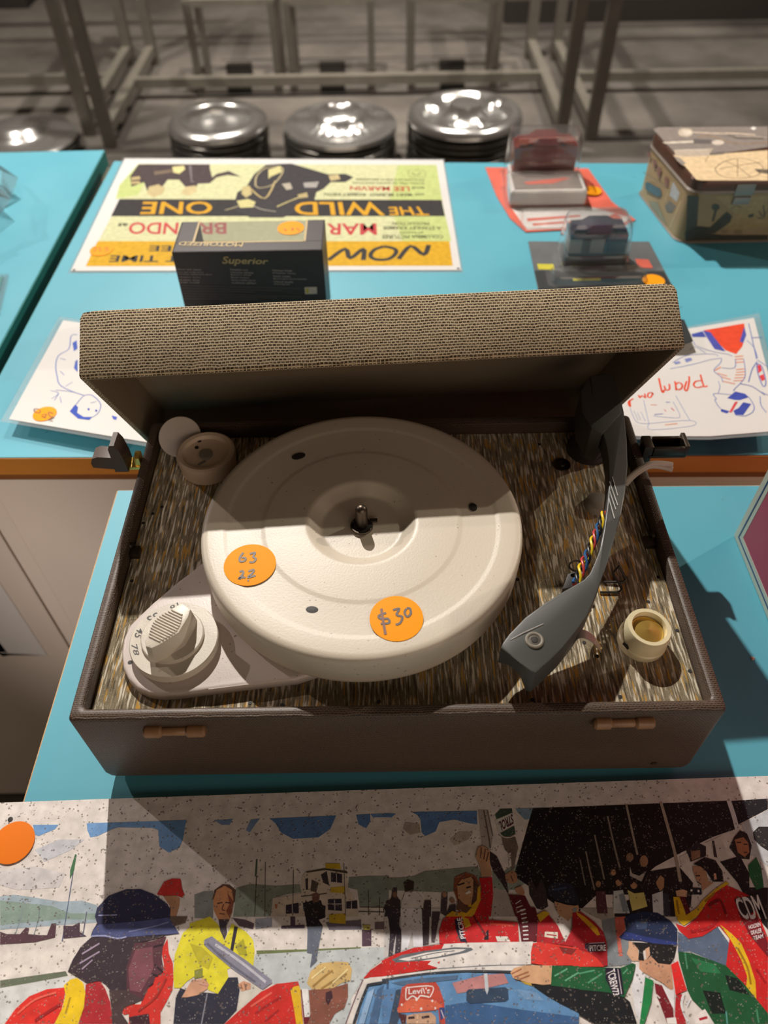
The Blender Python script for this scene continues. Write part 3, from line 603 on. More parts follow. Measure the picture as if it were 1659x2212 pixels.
# ================================================================== racing print in front
PT = [(-246, -12.3), (238, -2.4), (240.5, -140), (-243.5, -150)]
RB = thing('racing_print', 'printed board of a motor racing pit crew scene lying in front of the record player', 'print', (0, -110, 0))
bm = B(); prism(bm, [PT[3], PT[2], PT[1], PT[0]], 0, 3.0, .3, 1); obj('board', bm, 'board_fibre', RB)
bm = B(); prism(bm, [PT[3], PT[2], PT[1], PT[0]], 3.0, 3.05)
cl = bm.loops.layers.float_color.new('Col')
for f in bm.faces:
    for l in f.loops: l[cl] = lin('e3dcd6')
obj('white_border', bm, 'board_ink', RB)
artwork('printed_picture', (((0,0,3.1),(1.00000,0.00000,0.00000),(0.00000,1.00000,0.00000)),r'''p0 c9cbd2 -202.2 -38.8 -190.6 -33.3 -176.1 -33.5 -182.5 -39.1 -195.2 -45.1
p0 d3cfd0 -218.3 -49.7 -199.6 -47.5 -181.9 -51.4 -183.8 -58.5 -205.6 -59.4 -215.9 -56.9
p0 6f9ccf -207.5 -25 -192.9 -25.1 -194.2 -27.5 -202.4 -31.2 -204.6 -30.5
p1 6f9ccf -177 -24.5 -120.5 -23.6 -120.7 -34.3 -122 -38.7 -127.4 -41.1 -133.2 -37.9 -135.5 -28.9 -139.1 -27.6 -158.4 -27 -161.6 -27.9 -169.3 -31.7 -173.1 -32.3 -175.7 -28.4
p0 a3b4bf -214.1 -62.5 -206.8 -61.7 -195 -63.3 -180.6 -65.5 -169.5 -65.1 -160.8 -67.5 -158.8 -73.1 -159.4 -75.9 -178.8 -76.8 -208.9 -78.6
p0 8c9490 -109.8 -63 -105 -61.3 -100 -61.1 -98.2 -74.5 -108 -74.4
p0 8c968c -88.2 -60 -80.2 -58.1 -75.1 -58.5 -66.2 -59.2 -53.6 -58.5 -52.7 -62.6 -60.8 -63.6 -67.6 -65.3 -68 -74.2 -87.8 -74 -87.6 -67.3
p0 8a968e -27.2 -55.3 -17 -54.8 -5.6 -54.9 -5.9 -70.1 -21.3 -69.9 -22.6 -61.8 -27.7 -60.6
p0 7f9ac4 -104.5 -23.9 -93.9 -23.3 -95.5 -26.6 -100.1 -26.5
p0 7f9ac4 -85.8 -29.6 -83.8 -23.8 -78.5 -23.2 -80.9 -26.5 -83.7 -31
p0 5c84b8 -73.2 -23.3 -35.2 -22.2 -38.3 -29.7 -44.7 -34.1 -59 -34.8 -65.9 -31.2 -69.6 -26
p0 5c84b8 -23.8 -22 -15.8 -21.5 -15.8 -26.1 -18.1 -29.6 -22.4 -27.3
p0 6a90c0 -15.5 -21.6 -5.2 -21.3 -5.2 -23.6 -14.5 -23.5
p1 5c84b8 -7.8 -21.3 -1.1 -21.7 -3.8 -23.7 -7.8 -23.3
p0 5c84b8 7.6 -20.8 45.1 -20.7 44.7 -28.3 39.8 -27.6 32 -25.5 23.3 -26.7 21 -31.8 15 -34.3 13.1 -32.3 12.8 -25.2 10.9 -22.5
p0 86a4bc 67.3 -19.7 84.8 -19.3 83.6 -22.9 78.5 -25.5 71.8 -26.1 68.3 -22.1
p1 8a948a -8.2 -55.8 1.3 -55.9 8.3 -55.1 14.2 -52.8 27.6 -51.8 43 -50.8 44.5 -55.6 43.8 -62.7 21.8 -63.6 -8.2 -62
p0 909c92 62.9 -50.2 72.4 -50.6 72.3 -56 69.4 -58.9 61.3 -62.9 50.1 -62.8 50.4 -53.3 56.8 -53.4
p1 bdb3a6 28.6 -36.4 34.2 -32 42 -32.7 39.1 -36.5 31 -39.6
p1 b5a89c 4.1 -26.4 12 -27.8 12.5 -32.3 6.5 -33.5 2.7 -30.3
p0 d6d8d8 -200.4 -104.9 -168 -100.2 -158.7 -103.4 -170.5 -107.2 -184.3 -110.1 -192.5 -118.7 -195.5 -120
p0 c4cccd -74.3 -91.5 -48.6 -90.2 -39.7 -89.8 -6.1 -89.1 -6.2 -92.8 -15.7 -99 -24.9 -111 -25.8 -122 -35.5 -121.9 -50.5 -107.7 -64.8 -104.5 -74.9 -96.7
p1 d8d4c8 -83.8 -121.3 -78.8 -115.2 -70.2 -108.4 -64.8 -104.5 -74.2 -104.4 -80.3 -107.3 -80.5 -115.2
p1 1c1718 100.6 -19.2 189 -17.1 190.4 -21.2 189.4 -32.9 182.9 -34.7 174.4 -37.2 158.2 -43.8 139.4 -52.1 135.7 -54.5 132.9 -58 127.3 -66.1 104.9 -65.8 90.6 -76.3 61.9 -55.9 77.1 -19.7
p0 1c1a20 191.3 -17.2 212.8 -16.1 210.7 -22.1 193 -29.7 190.9 -30.4
p2 221c1e 175 -50.2 186.8 -47.3 189 -56.4 186.7 -63.4 196.6 -63.6 189.7 -83.7 185.7 -77.5 183.4 -69.7 181.2 -61
p2 241d1f 127.3 -66.1 135.7 -54.5 152.1 -52.3 157.4 -60.7 153 -72.2 145.6 -77 102.9 -76.4
p3 868e94 105.1 -77.5 111.9 -77 118.1 -76.6 117 -95.4 115.7 -98.5 103.7 -99.4 104.3 -90.5
p0 5e6e88 143.1 -84 148.8 -87.3 164.2 -82.1 167.9 -89.7 164.1 -100.2 147.2 -93.2 140.7 -93.1
p4 a8a498 93.8 -72.3 112.9 -72.6 111.9 -77 105 -78.1 99.9 -75.8
p1 8ba196 -213.5 -64.5 -200.5 -65.8 -184.4 -67.7 -174.1 -71.3 -160.4 -71.5 -160.1 -74.3 -178.3 -74 -209.6 -76.4
s2 5f6686 .5 -177.9 -50.8 -175.9 -72.8 -174.9 -84.5
p3 44744c -179.3 -41.3 -178.3 -41.6 -177.7 -50.2 -178.8 -54.4 -179.8 -49.6
s2 8a98a0 .4 -200.6 -67.5 -199.7 -72.5 -200.6 -84.7
s2 6a7a80 .35 -191.6 -67.6 -190.2 -73.3 -190.4 -81.1
p3 5a3c46 -208.6 -79.5 -204.6 -80.7 -197.8 -80.8 -195.7 -77.8 -193.8 -78.1 -193.6 -80.8 -187.9 -81.4 -183.6 -81.5 -182.7 -76 -180.2 -76 -179 -82.6 -188.8 -84.7 -206.7 -85.5
p3 4e3a48 -176.2 -77.2 -171.3 -77.3 -168 -75.6 -166.9 -80.1 -162.7 -82.3 -174.6 -83.2
p1 6a7460 -201.5 -101.6 -169.5 -97.9 -167.8 -99.9 -183.5 -102.5 -200.4 -104.9
s4 5f6080 .5 -165.6 -70.6 -164.8 -82.3
p1 d8ccbe -67.6 -65.3 -52.7 -63.1 -52.6 -54.3 -50.8 -52.2 -40.7 -50.6 -28.5 -52.8 -27.7 -60.6 -21.9 -69.9 -21.9 -74.8 -68 -74.2
s1 4c463e .45 -77.5 -54 -76.4 -74.1
s1 5a544c .35 -73.3 -46.8 -71.1 -74.2
s2 4a4440 .4 -57.6 -51.2 -56.4 -73.9
s2 4c463e .35 -30.2 -48 -28.6 -74.7
p2 56685a -78.6 -45.5 -77.7 -45.5 -77.3 -52.8 -78.3 -54.6
s1 6a645c .5 -21.3 -70.2 -5.9 -70.6
s2 6a645c .5 -21.9 -72.4 -5.9 -72.9
s3 4a4440 .35 -16.7 -61.9 -16.6 -74.4
s3 4a4440 .35 -10.7 -65.4 -10.8 -74.5
p3 3a2e2c -8.9 -71.7 -7 -67.2 -4.5 -67.2 -4.6 -75.1 -7.7 -75
p2 5f5058 -88.3 -74.4 -80.8 -75.6 -76.3 -77.4 -76.7 -80.1 -84.2 -78.4
p2 98a0ac -75.9 -75.2 -67.4 -74.7 -67 -79.1 -75.4 -80.1
p0 55465a -62.1 -78.7 -49.9 -78.3 -49.8 -79.9 -62 -80
p2 55465a -57.6 -74.3 -55.1 -74.3 -54.8 -78.8 -57.2 -78.7
p0 726c78 -39 -77.3 -20.6 -76.4 -20 -80.9 -37 -80.9
p0 786a70 -13.3 -77.6 -6 -77.2 -6 -81 -13.3 -80.9
p1 6f7c4c -73.9 -89.9 -48.7 -89.7 -20.5 -89 -20.5 -89.6 -48 -90.6 -73.7 -91.6
p1 503848 -20 -80.9 -15.1 -80.9 -15.1 -88.5 -19.9 -88.7
p2 c8c060 -19.4 -78.7 -15.7 -78.7 -15.7 -81.2 -19.3 -81.1
p4 c9c6c4 -8.3 -71 21.3 -71.4 20.4 -87.9 6.5 -89.8 -6.2 -93.4 -8.6 -94.4
p0 b4aca4 45.8 -20.1 51.8 -20.2 53 -34.2 50.9 -42.3 48.4 -41 46 -39.8
p1 b4aca4 50.8 -61.6 58 -64 60.9 -75.9 46.9 -75.7
s3 b0a090 1.7 151 -17.3 151.7 -44.3 150.8 -60
s2 a09484 1.2 130.9 -18.3 130.9 -33.4 131 -45.9
s3 8a8074 1 118.9 -24.8 119.3 -42 119.9 -52.5
s3 8a8074 .9 109.6 -35 110 -48.1 110.3 -58.3
s3 8a8074 .8 103.1 -43.7 103.4 -54 104.1 -63.5
s2 7a7066 .7 99.1 -47.9 99.6 -61.1
s2 dcdcdc 2.6 190 -17.1 190.2 -25.1 189.8 -33.2
p3 dcd4cc 169.6 -40.2 179.8 -36.6 179.9 -44.7 180.7 -48.4 175 -50.2 172.7 -42.8
p2 dcd4cc 153.7 -47.4 160.6 -44.5 159.1 -50 153.6 -51.4
p3 c8ccd0 192.8 -30.4 210.6 -22.5 200.2 -52.9 195.5 -48 192.1 -46.8 194.1 -36.8
p4 44383a 173.8 -39 175.1 -39.1 174.2 -47.7 172.6 -47.7
p5 d06a5a 111.9 -77 117.5 -76.5 116 -83.7 112.9 -86.9 112.3 -94.8 110.3 -94.8
p3 3a3444 -60.4 -68.8 -53.7 -67.7 -53.3 -72.8 -60.1 -73
p2 3a3444 -38.2 -66.2 -31 -66 -30.5 -72 -38 -71.4
p3 3a3444 -28.5 -67.5 -22.6 -67 -22.5 -71 -28.4 -70.9
p2 3a3444 -37.1 -52.7 -31 -53.7 -30.9 -58.2 -36.9 -57.5
p2 3a3444 -51.5 -67.8 -47.8 -67.2 -47.6 -71.2 -50.9 -71.8
p3 4e483c -50.8 -52.2 -40.7 -50.6 -28.5 -52.2 -27.8 -53.5 -40 -51.5 -50.2 -52.8
p4 d2b434 -40.2 -48.1 -32.4 -48.3 -31.7 -51.3 -40.1 -50.6
p3 d2b434 -37.1 -60.4 -29.6 -59.9 -29.5 -63.5 -37.1 -62.8
p3 d2b434 -37.3 -73.6 -28.7 -73.2 -28.5 -78.2 -37.1 -77.5
p2 40383c -50.9 -55.8 -49.4 -55.5 -49 -61.4 -50.3 -61.4
p4 40383c -42.5 -53.9 -39.4 -52.1 -37.8 -59.3 -41 -58
p2 5a5048 -47.4 -56.2 -43.5 -58 -44.6 -62.7 -47.8 -62
s2 4a4440 .5 -52.6 -64.6 -38.9 -63.3
p2 c08058 -66.4 -68.1 -64.8 -68.2 -65 -70.4 -65.9 -70.4
p1 5e4030 -99.8 -64.8 -99.4 -60.8 -95.4 -57.9 -91.6 -58.2 -87.8 -60.9 -87.7 -66.7 -90.2 -69 -96.5 -68.9
p3 e4da30 -110.1 -76.9 -100.1 -73.7 -95 -77.7 -90.9 -85.4 -88 -77.2 -80.2 -81.2 -76.2 -85 -74.8 -89.9 -74.7 -96.7 -79.8 -95.6 -87.8 -98.1 -86.8 -101.7 -88.7 -105.2 -91.1 -108.7 -96 -107.1 -99.7 -102 -106.8 -97.9
p4 2c2c3e -110.2 -106 -102.9 -108.1 -97 -108.1 -91.1 -108.7 -86.8 -101.7 -82.1 -101.7 -80.5 -107.3 -81 -115.7 -86.6 -121.3 -111.1 -121 -111.8 -109.9
p3 2e2a30 -50.3 -67 -39.3 -69.4 -39.4 -75.1 -42.7 -76.1 -40.4 -78.9 -40.7 -80.6 -48.3 -80.5 -49.5 -75.5
p4 646c7c -48.3 -79.4 -40.4 -78.9 -42.1 -88.7 -43 -95.5 -46.1 -98.1 -45.3 -91.8 -48 -91.3
p4 302a2e -51.1 -68.3 -46.9 -66.7 -41.9 -66.7 -39.8 -71.9 -39.1 -74.6 -49.9 -74.5
p5 7a5648 -47 -63.8 -44.6 -62.7 -42.6 -63.9 -43.1 -67.3 -46.2 -67.8
p5 e4da30 -107.6 -77 -113 -81.3 -115.5 -91.5 -114.7 -99.8 -113.3 -105.9 -110.1 -106 -107.1 -103 -103.9 -101
p6 d93228 -120.5 -83.9 -118.7 -90.4 -115.8 -95.1 -114.3 -101.9 -114 -106.9 -116.1 -111.9 -118.2 -116.2 -117.3 -120.9 -132.7 -120.8 -133.6 -116.5 -135.8 -117 -137.5 -115.5 -136.7 -112.6 -128.6 -112.7 -127.7 -108.8 -124.8 -102.2 -120.1 -99.2 -120.2 -95.6 -122.8 -89.3
p2 e03228 -193.3 -120.1 -190 -113.9 -184.7 -108.6 -176.8 -105.7 -167.6 -105 -167.1 -109.3 -167.2 -115.2 -169.2 -120.3
p0 b42830 -157.9 -103.9 -151.3 -102.2 -147.5 -106 -143.9 -111.5 -140.4 -120.7 -157.2 -120.5 -156.3 -112.9
p0 b98a68 -126.6 -63.3 -119.8 -63.1 -117.3 -64.6 -117 -68.6 -117.9 -74.3 -120.6 -74.2 -121.9 -68.6
p6 6a584c -120.8 -73.4 -111.8 -73.5 -112.6 -76.6 -118.4 -78.1 -120 -78.1
p5 42383a -3.8 -62 -3.2 -60.9 -1.3 -60.9 -1.4 -65.6 0.4 -67.3 0.2 -75.1 -8.4 -75 -6.4 -67.8 -4.5 -66.1
p6 e0dcd8 1 -67.9 3 -63.3 8.7 -62.8 12.3 -66.3 12.5 -75.3 0.2 -75.1
p7 463c40 13.2 -67.5 16.6 -67.5 16.2 -75.3 11.3 -75.3
p5 4c4248 22.4 -64.1 25.6 -63.6 25.3 -67.6 24.2 -75.4 21.2 -73.8
p6 463c44 26.4 -69.9 29.5 -69.4 29.1 -75.5 24.3 -73.9
p2 3c3234 69.4 -58.9 71.3 -58.4 73.2 -63.1 76.5 -57.2 78.2 -63.1 78.2 -71.2 74.9 -72.8 71.9 -72.2 69.1 -65.3
p7 8a4a30 28.8 -62.5 29.9 -56 36.4 -53.7 41.3 -55.6 42.9 -59.2 41.4 -68.4 37.3 -72.3 31.3 -70.6
p7 3c3440 -8.3 -71 0 -71.1 -0.5 -79.5 0.7 -82.2 -0.2 -91.9 -3.2 -92.4 -2.1 -82.2 -3.4 -87.6 -4.4 -92.9 -6.5 -93.4 -5.4 -82.1 -6.2 -76.1
p8 e4e4ea 0.3 -71.1 12.1 -71.2 11.3 -89.4 6.5 -89.3 6.1 -82.3 3.5 -90.3 0.5 -90.8
p9 463c42 11.5 -71.2 15.8 -71.3 14.3 -88.3 11.3 -88.8
p10 504048 16.9 -73 21.2 -73.1 17.4 -87.3 15.6 -87.3
p11 d02428 19.8 -87.9 19.8 -82.5 22.2 -77 26.1 -74.2 31.7 -73.2 36.2 -71.6 47.3 -71.7 46.1 -77.3 61.2 -78.6 60.7 -87.8 33.6 -87.8 22.2 -88.2
p2 d8dcd4 55.9 -25.8 65.3 -22 65.6 -27.9 57.1 -33
p3 3f5446 55.9 -25.5 55.2 -23.2 58.6 -19.9 65.3 -19.7 65.3 -22
p3 3f5446 57.1 -33.3 65.4 -29.5 65.6 -33.7 61.4 -35.6 58.2 -34.6
p4 786c64 57.6 -34.9 65.3 -35.6 66.2 -41.3 65.4 -43.1 62.3 -52.3 61 -52.9 60.4 -44.3 58.7 -42.4 57.8 -38.7
s1 6a625c .8 49.1 -20.5 50.4 -34.8 50.7 -41.1
s2 7c746c .6 51.1 -20.5 52.8 -34.8
p5 3a2e32 50.2 -42.9 53.8 -45.5 57.8 -55.8 57.9 -65.2 54.8 -59.3 51 -53.3 49.1 -47.2
p12 c42028 43.1 -56.8 50.1 -56.3 49.8 -65.1 47.5 -75.7 38.3 -75.6 41.4 -67.8 43.8 -62.7
p12 641c26 57.9 -65.2 66.6 -65.9 70.7 -76 60.3 -75.9
p2 26293a 79.1 -63.2 81.1 -60.3 86.3 -59.2 92.4 -60.4 94.1 -65.1 94.7 -68.5 94.3 -70.8 88.3 -70.2 81.8 -67.8 79.1 -65.5
p3 26293a 92 -65.1 94.1 -67.4 94.9 -69.7 94.1 -70.8 91 -70.8
p3 b98c66 117.3 -54.8 117.1 -55.5 116.6 -56 115.9 -56.3 115.3 -56.3 114.8 -56 114.6 -55.5 114.6 -54.8 114.8 -54.1 115.3 -53.6 116 -53.3 116.6 -53.3 117.1 -53.6 117.3 -54.1
p3 b98c66 119.4 -59.9 119 -60.7 118.4 -61.3 117.7 -61.7 117 -61.7 116.4 -61.3 116.1 -60.7 116.1 -59.8 116.4 -59 117 -58.4 117.8 -58 118.5 -58 119.1 -58.4 119.4 -59.1
p3 b98c66 127.5 -61.2 127.1 -62.1 126.4 -62.8 125.6 -63.2 124.7 -63.2 124.1 -62.8 123.7 -62 123.7 -61.1 124.1 -60.2 124.8 -59.5 125.7 -59.1 126.5 -59.1 127.2 -59.5 127.5 -60.3
p3 a07858 107.9 -60.6 107.7 -61.3 107.2 -61.9 106.6 -62.2 106 -62.2 105.5 -61.9 105.2 -61.3 105.2 -60.6 105.5 -59.9 106 -59.3 106.6 -59 107.2 -59 107.7 -59.3 108 -59.9
p3 a88060 136 -49.3 135.5 -50.7 134.6 -51.7 133.5 -52.3 132.5 -52.2 131.7 -51.7 131.4 -50.6 131.4 -49.3 132 -48 132.8 -46.9 133.9 -46.3 134.9 -46.3 135.7 -47 136.1 -48
p2 8a6c54 128.6 -47.1 128.2 -48.1 127.4 -48.8 126.5 -49.2 125.6 -49.2 124.9 -48.8 124.5 -48 124.5 -47 124.9 -46.1 125.7 -45.3 126.6 -44.9 127.5 -44.9 128.2 -45.4 128.6 -46.1
p3 b98c66 137.6 -56.9 141.1 -55.7 142.8 -57.5 141.2 -62.8 138.9 -64.5 137.7 -61.6
p5 c6d0d2 114 -64.2 119.1 -63.7 120.3 -75.1 111.7 -75
p3 d6cc78 121.6 -63.7 124.9 -65.5 130 -65 130.3 -71.9 121.8 -74
p4 d2d8dc 134.1 -66.2 140.1 -64.5 140.7 -76.9 132.5 -75.3
p5 5a343c 104.6 -64.1 109.6 -64.1 108.7 -75 103.2 -74.9
p4 b8b0a8 125.5 -51.9 125.9 -55.5 129.4 -56.8 133.8 -54.4 130 -59.7 124.4 -56.7
p4 302624 186.7 -37.3 191.2 -33.6 194.5 -35.5 195 -41.8 191.3 -49.2 185.1 -48.5 182.4 -42.9
p5 2e7046 189.7 -52.2 195.5 -48 196.3 -55.3 194.1 -63.5 190 -64.6 188.6 -57.6
p6 e4e4e8 197 -49.3 198.2 -55.3 196 -63.5 194.4 -63.5
p4 2c2a2c 197.9 -34.9 202.2 -31.8 208.8 -31.9 204 -45.7 199.9 -42.5 197.3 -38.7
p4 30262a 158.2 -43.8 165.2 -39.5 169.7 -42.1 168.3 -47 159.1 -50
s4 e0d8d0 .3 -57.1 -68.3 -56.7 -72.8
s3 e0d8d0 .3 -34.7 -66.3 -34.3 -71.4
s4 e0d8d0 .3 -38.1 -68.5 -30.9 -68.6
s4 e0d8d0 .3 -34.2 -53.1 -33.8 -57.8
s4 e0d8d0 .3 -25.7 -67.5 -25.6 -71
p4 c98c60 -99.3 -66 -98.2 -60.8 -94 -58.8 -90 -60.9 -88.3 -66.7 -88.6 -71.8 -89.5 -75.2 -95.6 -75.1 -98.4 -70.6
p5 443a44 -95.3 -75.2 -89.5 -75.3 -90.9 -78.3 -90 -81.1 -91 -84.8 -93.7 -80.5
p4 2c2230 -86.6 -78.6 -84.7 -78.9 -85.8 -90 -87.4 -89.7
p5 b4ae2a -84.9 -87.6 -81.1 -84.4 -78.4 -91.9 -82.6 -91.9
p6 c2b82a -108.6 -86.2 -102.3 -87.9 -95.7 -92.8 -97.3 -98 -102.4 -95.8
p7 8a8c3c -104.3 -98.4 -100.3 -97.4 -99.7 -101.5 -103.8 -102
p8 d8a484 -104.9 -102.5 -98.5 -102.1 -96.1 -104.6 -96.7 -106.6 -101 -109.1 -106 -110 -108.9 -110
p5 d8a484 -81.7 -104.8 -79 -103.3 -75.3 -104.4 -75.1 -106.9 -79.6 -107.8
p9 8b8a9c -101.3 -84.7 -97.6 -83.1 -94.3 -85.3 -80 -93.5 -64.9 -103 -64.8 -104.5 -69.2 -107.2 -74.2 -104.4 -86.8 -97.1 -98.6 -89 -101.3 -86.9
p10 d02a22 -86.3 -121.3 -78.8 -115.2 -70.2 -108.4 -62.4 -104.8 -51.7 -103.9 -50.6 -106.7 -48 -121.8
p5 d8b878 -47.2 -104.7 -45.7 -99.6 -41.2 -96.1 -33.5 -95.4 -26.9 -95.7 -24.8 -98.9 -25.6 -104 -30.3 -104.9 -35.4 -107.9 -44.7 -107.3
p6 8a5444 -46.2 -107.7 -38.9 -107.3 -34.3 -106.9 -26.8 -105 -26.6 -111 -28.3 -115.4 -32.8 -117.7 -35.5 -121.9 -46.3 -121.8 -44.8 -117.6
p7 2a2a4c -160.5 -68.4 -121.6 -68.9 -120.8 -75.1 -118.4 -78.5 -114.8 -81.6 -120.7 -82.3 -128.6 -82.5 -140.8 -82.3 -146.6 -83.6 -153 -82.2 -160.6 -82.3 -160.3 -79.6 -158.7 -76.3 -160.7 -72.9
p8 3a2c36 -160.4 -82.9 -164.5 -87.1 -167.2 -92.9 -168.3 -98.1 -161.5 -101.3 -157.5 -103.4 -151.3 -102.4 -148 -104 -145 -106.5 -136.8 -106.6 -137.8 -96.4 -137 -85.9 -128.3 -84.4 -121.3 -82.6 -140.7 -82.6 -152.9 -82.7
p9 5c343e -137 -85.9 -128.1 -84.9 -121.3 -82.8 -122.2 -87.7 -121.9 -92.5 -120.3 -96.7 -120.4 -99.2 -123.4 -100.7 -124 -103.8 -126.4 -106.3 -127.8 -111.2 -134.8 -110.6 -136.8 -106.6 -139 -96.4
p10 4c3a3c -145.6 -106.5 -136.8 -106.6 -127.9 -110.7 -136.4 -114.1 -137 -116.5 -132.7 -120.8 -140.7 -120.7 -142.6 -114.5
p9 f0ca1c -168.7 -104.2 -166.1 -101.7 -162.8 -101 -159.2 -103.3 -157.1 -107.4 -156.3 -113.8 -157.5 -120.5 -168.9 -120.3 -166.9 -114.2 -166.7 -108.3
p11 42202c -133.3 -118 -123.8 -116.6 -122.4 -120.9 -132.1 -120.8
p8 2a2a4c -159.7 -73 -160 -68.1 -155.6 -62.9 -146.8 -59.8 -139.2 -59.8 -131.1 -62.7 -123.4 -67.4 -120.8 -73.5
p9 c42a22 -129.9 -62.7 -127.3 -56.3 -123.1 -54.7 -118.6 -54.9 -116.7 -60.5 -115.1 -62.9 -116.4 -64.3 -119.8 -63.1 -126 -63.3
p7 3e322a 2.2 -58.6 4.5 -56.9 7.9 -58.1 7.5 -62.2 3 -63
p6 8a6450 -1.4 -64.4 -1.5 -65.1 -1.9 -65.6 -2.4 -65.9 -2.9 -65.8 -3.4 -65.6 -3.8 -65 -3.9 -64.4 -3.7 -63.7 -3.4 -63.2 -2.9 -62.9 -2.3 -62.9 -1.8 -63.2 -1.5 -63.7
p6 a88468 25.2 -64.8 25 -65.4 24.6 -65.8 24.1 -66.1 23.6 -66.1 23.1 -65.8 22.8 -65.3 22.7 -64.7 22.8 -64.1 23.2 -63.6 23.7 -63.4 24.3 -63.4 24.8 -63.7 25.1 -64.2
p8 9a7860 29.1 -67.7 29 -68.3 28.6 -68.8 28 -69 27.4 -69 26.9 -68.7 26.5 -68.2 26.4 -67.6 26.6 -67.1 27 -66.6 27.6 -66.3 28.2 -66.3 28.7 -66.6 29.1 -67.1
p13 c0946c 30.8 -60.2 33.6 -57.3 38.7 -56.1 42.1 -60.3 40.8 -67.8 37.5 -70.6 33.9 -69.5 31 -66.6
p14 c89c78 42.2 -45.9 43.9 -41 46.6 -40.1 50.3 -42.3 49.7 -47.2 50.2 -55.7 44.4 -56.2 44.2 -51.4
p6 b88a6a 57.2 -55.2 61.3 -52.9 63.6 -54.7 63.7 -58.8 60.4 -60 57.4 -58.8
p13 b88a6a 61.7 -62.3 65.3 -60.9 66.8 -64.1 65.9 -65.9 62.3 -64.7
p5 e0d8d0 60.4 -44.3 61.7 -43.7 61.2 -51 59.9 -51
p14 d8a828 23.6 -75.4 27.4 -72.8 31 -73.9 38.9 -68.4 42 -61.5 43.4 -60.3 42.7 -67.9 38.3 -75.6
s5 e4dcd0 .5 55.5 -26.1 56.7 -33.6 60.7 -35.9 65.8 -34.4
t6 5a2038 65.3 -28.3 57.3 -32.4 56.8 -27.3 65.2 -22.8|STROL
p13 641c26 60.9 -71.6 71.3 -71.7 73.2 -84.2 70.3 -87.4 66.1 -87.6 61.9 -87.6 61.6 -80.3
p15 e0b028 33.3 -76 38.5 -72.7 39.9 -71.6 34.9 -71.5 32.2 -74.9 33.6 -81 36.7 -79.9 35.7 -76.6
p16 2a2440 28.4 -77.1 30.9 -76 32.6 -84.8 34.2 -87.5 30.6 -87.2 28.9 -82.6
p2 c89c78 83.1 -71.6 91.7 -71.7 91.1 -75.1 87.5 -78.4 83.7 -75.5
p14 b8242c 71.6 -78.7 77.6 -74.9 81.7 -80.5 84.3 -88.1 91.9 -77.9 93.6 -74.6 90.8 -90.4 81.5 -89.2 69.7 -88
p12 2c2028 44.3 -82.8 45.6 -81.7 45.2 -86.6 42.7 -86.5
p12 f0ece4 48.9 -85 55 -85.1 56.2 -87.5 49.6 -87.4
p15 c89c78 81.7 -68.9 88.2 -70.7 94.2 -71.4 93.3 -76.3 83.6 -76.2 81.7 -72.4
p16 c89c78 90.9 -71.3 94.1 -70.8 92.4 -73.1 90.3 -74.7
p4 2a2024 137.6 -56.9 138.8 -54.5 143.1 -55.2 143.2 -59.9 142.4 -58.1 140.9 -56.6 137.4 -60.4
p4 2a2024 115.3 -57.8 119.2 -57.2 119.2 -60.2 117.7 -58.4 115.9 -59.5
p5 2a2024 123.7 -59.7 127.8 -58.5 127.7 -61.5 125.9 -59.7 124 -61.4
p6 8a98a0 116.4 -66 119.3 -65.4 119.9 -74 116.8 -74.5
p5 3a3a48 140 -65.1 142.8 -66.3 141.3 -76.9 137.6 -76.9
p6 b87a58 186.6 -38.6 191.9 -37.4 193.5 -40.6 192.5 -45.5 189.2 -47.9 186.1 -45.4
p5 9a7458 160.6 -44.5 166 -43.9 164.9 -47.6 159.9 -49.4
p3 d22626 160.4 -70 167.5 -64.9 174.1 -61.5 180.1 -64.5 185.4 -67.5 186.3 -77.5 154.1 -77.1
p6 d22626 142.9 -80.2 147.3 -81.9 156.7 -76.5 159.6 -72.9 187.8 -73.3 187.5 -79.7 188.4 -87.3 177.2 -120.2 173.3 -114.8 169.4 -107.3 163.1 -99.6 168.6 -87.6 165 -81.6 155.1 -86.3 147.6 -87.3 143.8 -83.5
p17 aa1e26 90.3 -74.5 94.7 -74 101.1 -79.1 104.5 -83.5 105.3 -88.4 103.8 -98.9 98.4 -99.4 87.5 -90.8
p18 8a9498 91 -72.3 93.2 -72.3 92.3 -74 90.6 -74.5
p5 8a4c34 -92.4 -62 -88.3 -66.7 -88.6 -71.8 -89.5 -74.6 -91.8 -71.2 -90.4 -67.8
s5 4a2a20 .6 -97 -67.5 -94.2 -67.1
s6 4a2a20 .6 -92.8 -67.1 -89.7 -67.4
s7 6a3c2c .5 -93.5 -67.8 -94 -70.5 -92.4 -70.9
s6 6a3c2c .5 -95.1 -72.4 -92.4 -72.8
s11 c4c4d0 1.2 -95.3 -86.9 -81.1 -95.1 -67.8 -104
s12 6c6c80 1 -99.6 -86.4 -87 -95.5 -73 -103.9
s13 e0a898 .5 -101.7 -104 -96.9 -105.1
s12 a86850 .4 -80.2 -104.8 -79.1 -106.8
s13 a86850 .4 -78.5 -104.3 -77.4 -106.9
s9 90909c .6 -96.4 -108.6 -97.4 -121.2
p11 e8bc20 -55.2 -107.6 -53.6 -106.1 -51.3 -105.7 -50.3 -107.2 -49.1 -117.5 -48 -121.8 -51.4 -121.7 -52.9 -115.5
p12 701a24 -50.2 -107.7 -49.7 -107.2 -47.5 -119 -45 -119 -46.3 -121.8 -47.7 -121.8
p13 ecebea -49.7 -107.2 -46.5 -107.2 -45 -118.8 -47.5 -119
p7 40222c -37.7 -108.8 -34.8 -107.9 -34.1 -110.9 -36.3 -114.3 -37.6 -112.3
s7 a88448 1 -44.2 -106.3 -39.1 -102.3 -34.5 -99.3
s8 a88448 .9 -40.1 -107.3 -33.2 -103.4 -27.4 -100.9
